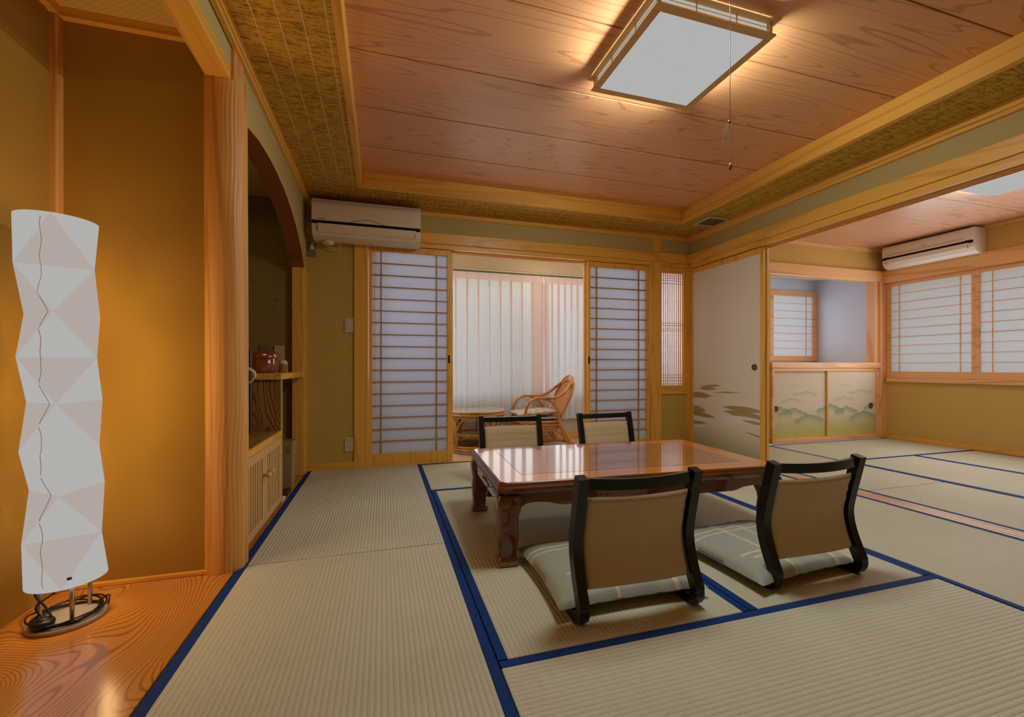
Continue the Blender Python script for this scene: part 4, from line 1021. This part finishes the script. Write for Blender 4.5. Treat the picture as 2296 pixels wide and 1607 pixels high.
# ------------------------------------------------------------------ veranda: curtains, rattan set
def curtain(name, label, x0, x1, pitch, ph, ybase, pinkspan=None):
    t = thing(name, label, 'curtain', ((x0 + x1) / 2, ybase, 0), 0, 'sheer veranda curtains'); xc = (x0 + x1) / 2
    zt_, zh, zb_ = 1.845, 1.772, .235
    N_ = int((x1 - x0) / .004)
    def fold(x, z):
        u = ((x - ph) / pitch); k = u - round(u); sd = round(u)
        s_ = (zh - z) / (zh - zb_); s_ = max(0., min(1., s_))
        wdt = .07 + .16 * s_
        b = math.exp(-(k / wdt) ** 2)
        drift = .012 * math.sin(sd * 2.3) * s_
        amp = .030 * (1 - .35 * s_)
        return -amp * b + .006 * math.sin(2 * PI * (x + drift) / pitch * 2 + sd) * s_
    def fn(u, v):
        x = x0 + (x1 - x0) * u; z = zb_ + (zh - zb_) * v; return (x - xc, fold(x, z), z + .006 * math.sin(40 * x) * (1 - v))
    def mt(u, v):
        x = x0 + (x1 - x0) * u; q = (x - ph) / pitch; k = abs(q - round(q))
        if pinkspan and pinkspan[0] < x < pinkspan[1]: return 1
        return 1 if k * pitch < (.0125 - .0095 * min(1., (1 - v) * 1.3)) + .002 * math.sin(round(q) * 1.7) else 0
    MB().grid(fn, N_, 26, mt).build('drape', ['curtain_sheer', 'curtain_fold'], t, smooth=True)
    def fh(u, v):
        x = x0 + (x1 - x0) * u; z = zh + (zt_ - zh) * v; q = (x - ph) / pitch; k = q - round(q)
        return (x - xc, -.010 * math.exp(-(k / .05) ** 2) + .004 * math.cos(2 * PI * q) - .002, z + .004 * math.cos(2 * PI * q) * v)
    MB().grid(fh, N_, 3).build('header', 'curtain_fold', t, smooth=True)
    return t
curtain('curtain', 'sheer white pleated curtain filling the left part of the veranda window', .20, 1.735, .1235, .737, 4.575, (1.585, 1.80))
curtain('curtain', 'sheer white pleated curtain on the right of the veranda window', 1.742, 2.62, .079, 1.838, 4.575, (1.70, 1.80))
tag(MB().box(.15, 2.66, 4.57, 4.59, 1.852, 1.868).build('curtain_rail', 'rail_metal', bevel=.002), 'dark curtain rail along the top of the veranda curtains', 'curtain rail')
struct(MB().box(-.6, 3.1, 4.612, 4.631, -.003, .055).build('baseboard_back', 'hinoki_x', bevel=.002))

def circ(cx_, cy_, z, rx, ry=None, n=40): return [Vector((cx_ + rx * math.cos(2 * PI * i / n), cy_ + (ry or rx) * math.sin(2 * PI * i / n), z)) for i in range(n)]
t = thing('rattan_table', 'round rattan table with glass top on the veranda', 'table', (.885, 4.235, -.003))
MB().lathe([(.001, .398), (.265, .398), (.265, .406), (.001, .406)], seg=56).build('glass_top', 'glass_top', t)
MB().tube(circ(0, 0, .398, .280), .013, 10, True).tube(circ(0, 0, .372, .285), .013, 10, True).tube(circ(0, 0, .348, .272), .010, 10, True).build('top_rings', 'table_rattan', t, smooth=True)
for k in range(4):
    a = math.radians(-62 + 90 * k); c_, s_ = math.cos(a), math.sin(a)
    mb = MB()
    for q in (-.012, .012): mb.tube([(.268 * c_ - q * s_, .268 * s_ + q * c_, .37), (.255 * c_ - q * s_, .255 * s_ + q * c_, .20), (.235 * c_ - q * s_, .235 * s_ + q * c_, .01)], .012, 8)
    for sg in (-1, 1):
        pts = []
        for i in range(9):
            u = i / 8; aa = a + sg * (.08 + .5 * u ** 1.2); rr_ = .262; pts.append((rr_ * math.cos(aa), rr_ * math.sin(aa), .20 + .14 * math.sin(u * PI / 2)))
        mb.tube(pts, .008, 8)
    mb.build('leg', 'table_rattan', t, smooth=True)
mb = MB().tube(circ(0, 0, .175, .205), .012, 10, True)
for k in range(-4, 5): x_ = k * .042; yy = math.sqrt(max(0, .2 ** 2 - x_ ** 2)); mb.tube([(x_, -yy, .175), (x_ * .9 + .03, yy, .175)], .006, 8)
mb.build('lower_shelf', 'table_rattan', t, smooth=True)
MB().tube(circ(0, 0, .014, .235), .014, 10, True).tube(circ(0, 0, .040, .240), .013, 10, True).tube(circ(0, 0, .064, .236), .012, 10, True).build('base_rings', 'table_rattan', t, smooth=True)
mb = MB()
for k in range(3): mb.tube([(.02 + k * .03, .06, .17), (.02 + k * .03, .06, .36)], .009, 8)
mb.build('spindles', 'table_rattan', t, smooth=True)

# rattan armchair, facing left; seat along x, width along y
t = thing('rattan_armchair', 'rattan armchair with floral seat cushion facing left on the veranda', 'armchair', (1.56, 4.29, -.003))
YN, YF = -.215, .205
SP = lambda pts, n=8: spline([Vector(p) for p in pts], n)
for (nm, ys, sg) in (('near', YN, -1), ('far', YF, 1)):
    mb = MB()
    # arm: rises from the front of the seat, arches, runs back and up into the hoop
    mb.tube(SP([(-.20, ys, .25), (-.205, ys, .36), (-.175, ys, .46), (-.09, ys * 1.02, .515), (.02, ys * 1.02, .515), (.12, ys * 1.0, .52), (.22, ys * .90, .565), (.30, ys * .72, .635), (.335, ys * .62, .665)]), .0155, 10)
    # brace under the arm down to the back leg
    mb.tube(SP([(-.02, ys, .51), (.06, ys, .485), (.13, ys, .41), (.155, ys, .30), (.16, ys, .22)]), .013, 10)
    mb.build('arm', 'rattan', t, smooth=True)
    mb = MB()
    mb.tube([(-.20, ys, .27), (-.215, ys, .13), (-.24, ys, .014)], .015, 10)
    mb.build('leg', 'rattan', t, smooth=True)
    mb = MB()
    for q in (0, .028): mb.tube(SP([(.165 + q * .2, ys + q * .3, .26), (.20 + q, ys + q * .3, .15), (.255 + q, ys, .06), (.30 + q * .8, ys, .016)]), .014, 10)
    mb.tube(SP([(-.12, ys, .185), (.08, ys, .190), (.16, ys, .165), (.225, ys, .09), (.275, ys, .03)]), .010, 8)
    mb.build('leg', 'rattan', t, smooth=True)
# seat rails
def seatloop(z, gx=0.): return [Vector(p) for p in SP([(-.24 - gx, YN, z), (-.29 - gx, 0, z), (-.24 - gx, YF, z)], 6)] + [Vector(p) for p in ((.17, YF, z), (.19, 0, z), (.17, YN, z))]
MB().tube(seatloop(.275), .0145, 10, True).tube(seatloop(.243), .0145, 10, True).tube(seatloop(.213), .011, 10, True).build('seat_rails', 'rattan', t, smooth=True)
MB().box(-.26, .17, YN + .01, YF - .01, .268, .284).build('seat', 'woven_cane', t)
# base runners
MB().tube(SP([(-.26, YN, .012), (0, YN - .01, .012), (.30, YN, .012), (.37, YN * .8, .014), (.39, 0, .014), (.37, YF * .8, .014), (.30, YF, .012), (0, YF, .012), (-.26, YF, .012)]), .013, 10).build('base_runner', 'rattan', t, smooth=True)
# back hoop: leaning ellipse with cane panel
def back(u_, wv, dz=0., off=0.):
    # u_ across (-1..1), wv up 0..1
    x_ = .185 + .19 * wv + off; return Vector((x_, u_, .27 + .47 * wv + dz))
for (k, wd_, topz, r_) in ((0, .205, 1.0, .014), (1, .175, .945, .010), (2, .150, .90, .010)):
    pts = [back(-wd_ * .62, .0)]
    for i in range(25):
        a = PI * (1 - i / 24); hgt = .55 + (topz - .55) * math.sin(a); pts.append(back(wd_ * math.cos(a), hgt))
    pts.append(back(wd_ * .62, .0))
    MB().tube(spline(pts, 3), r_, 10).build('back_hoop', 'rattan', t, smooth=True)
mb = MB()
def panel(u, v):
    wv = .03 + v * .86; hw_ = .145 * (.62 + .38 * min(1, wv / .55)) if wv < .55 else .145 * math.sqrt(max(.02, 1 - ((wv - .55) / .36) ** 2)); return back((2 * u - 1) * hw_, wv, 0, .012 * (1 - (2 * u - 1) ** 2))
mb.grid(panel, 16, 24).build('back_panel', 'woven_cane', t, smooth=True, solid=.004)
def pillow(name, label, c, sx_, sy_, h_, mt, rz=0., tilt=0.):
    t = MB()
    def fn(s_):
        def g(u, v):
            a, b = 2 * u - 1, 2 * v - 1; e = max(0, 1 - a ** 4) ** .5 * max(0, 1 - b ** 4) ** .5
            return (a * sx_ / 2 * (1 - .05 * (1 - b * b)), b * sy_ / 2 * (1 - .05 * (1 - a * a)), s_ * h_ / 2 * e + .004 * math.sin(11 * a + 6 * b) * e)
        return g
    t.grid(fn(1), 24, 24).grid(fn(-1), 24, 24); o = t.build(name, mt, smooth=True, weld=True); o.location = c; o.rotation_euler = (0, tilt, rz); return tag(o, label, 'cushion')
pillow('seat_cushion', 'floral reddish seat cushion on the rattan armchair', (1.51, 4.285, .358), .46, .40, .052, 'floral_cloth', 0, math.radians(-3))
pillow('seat_cushion', 'thin pale blue cushion underneath the floral one on the rattan armchair', (1.54, 4.285, .305), .40, .38, .026, 'white_cloth')
for o in COL.objects:
    if o.type == 'EMPTY' and o.get('label') is None and o.get('kind') is None: print('untagged', o.name)
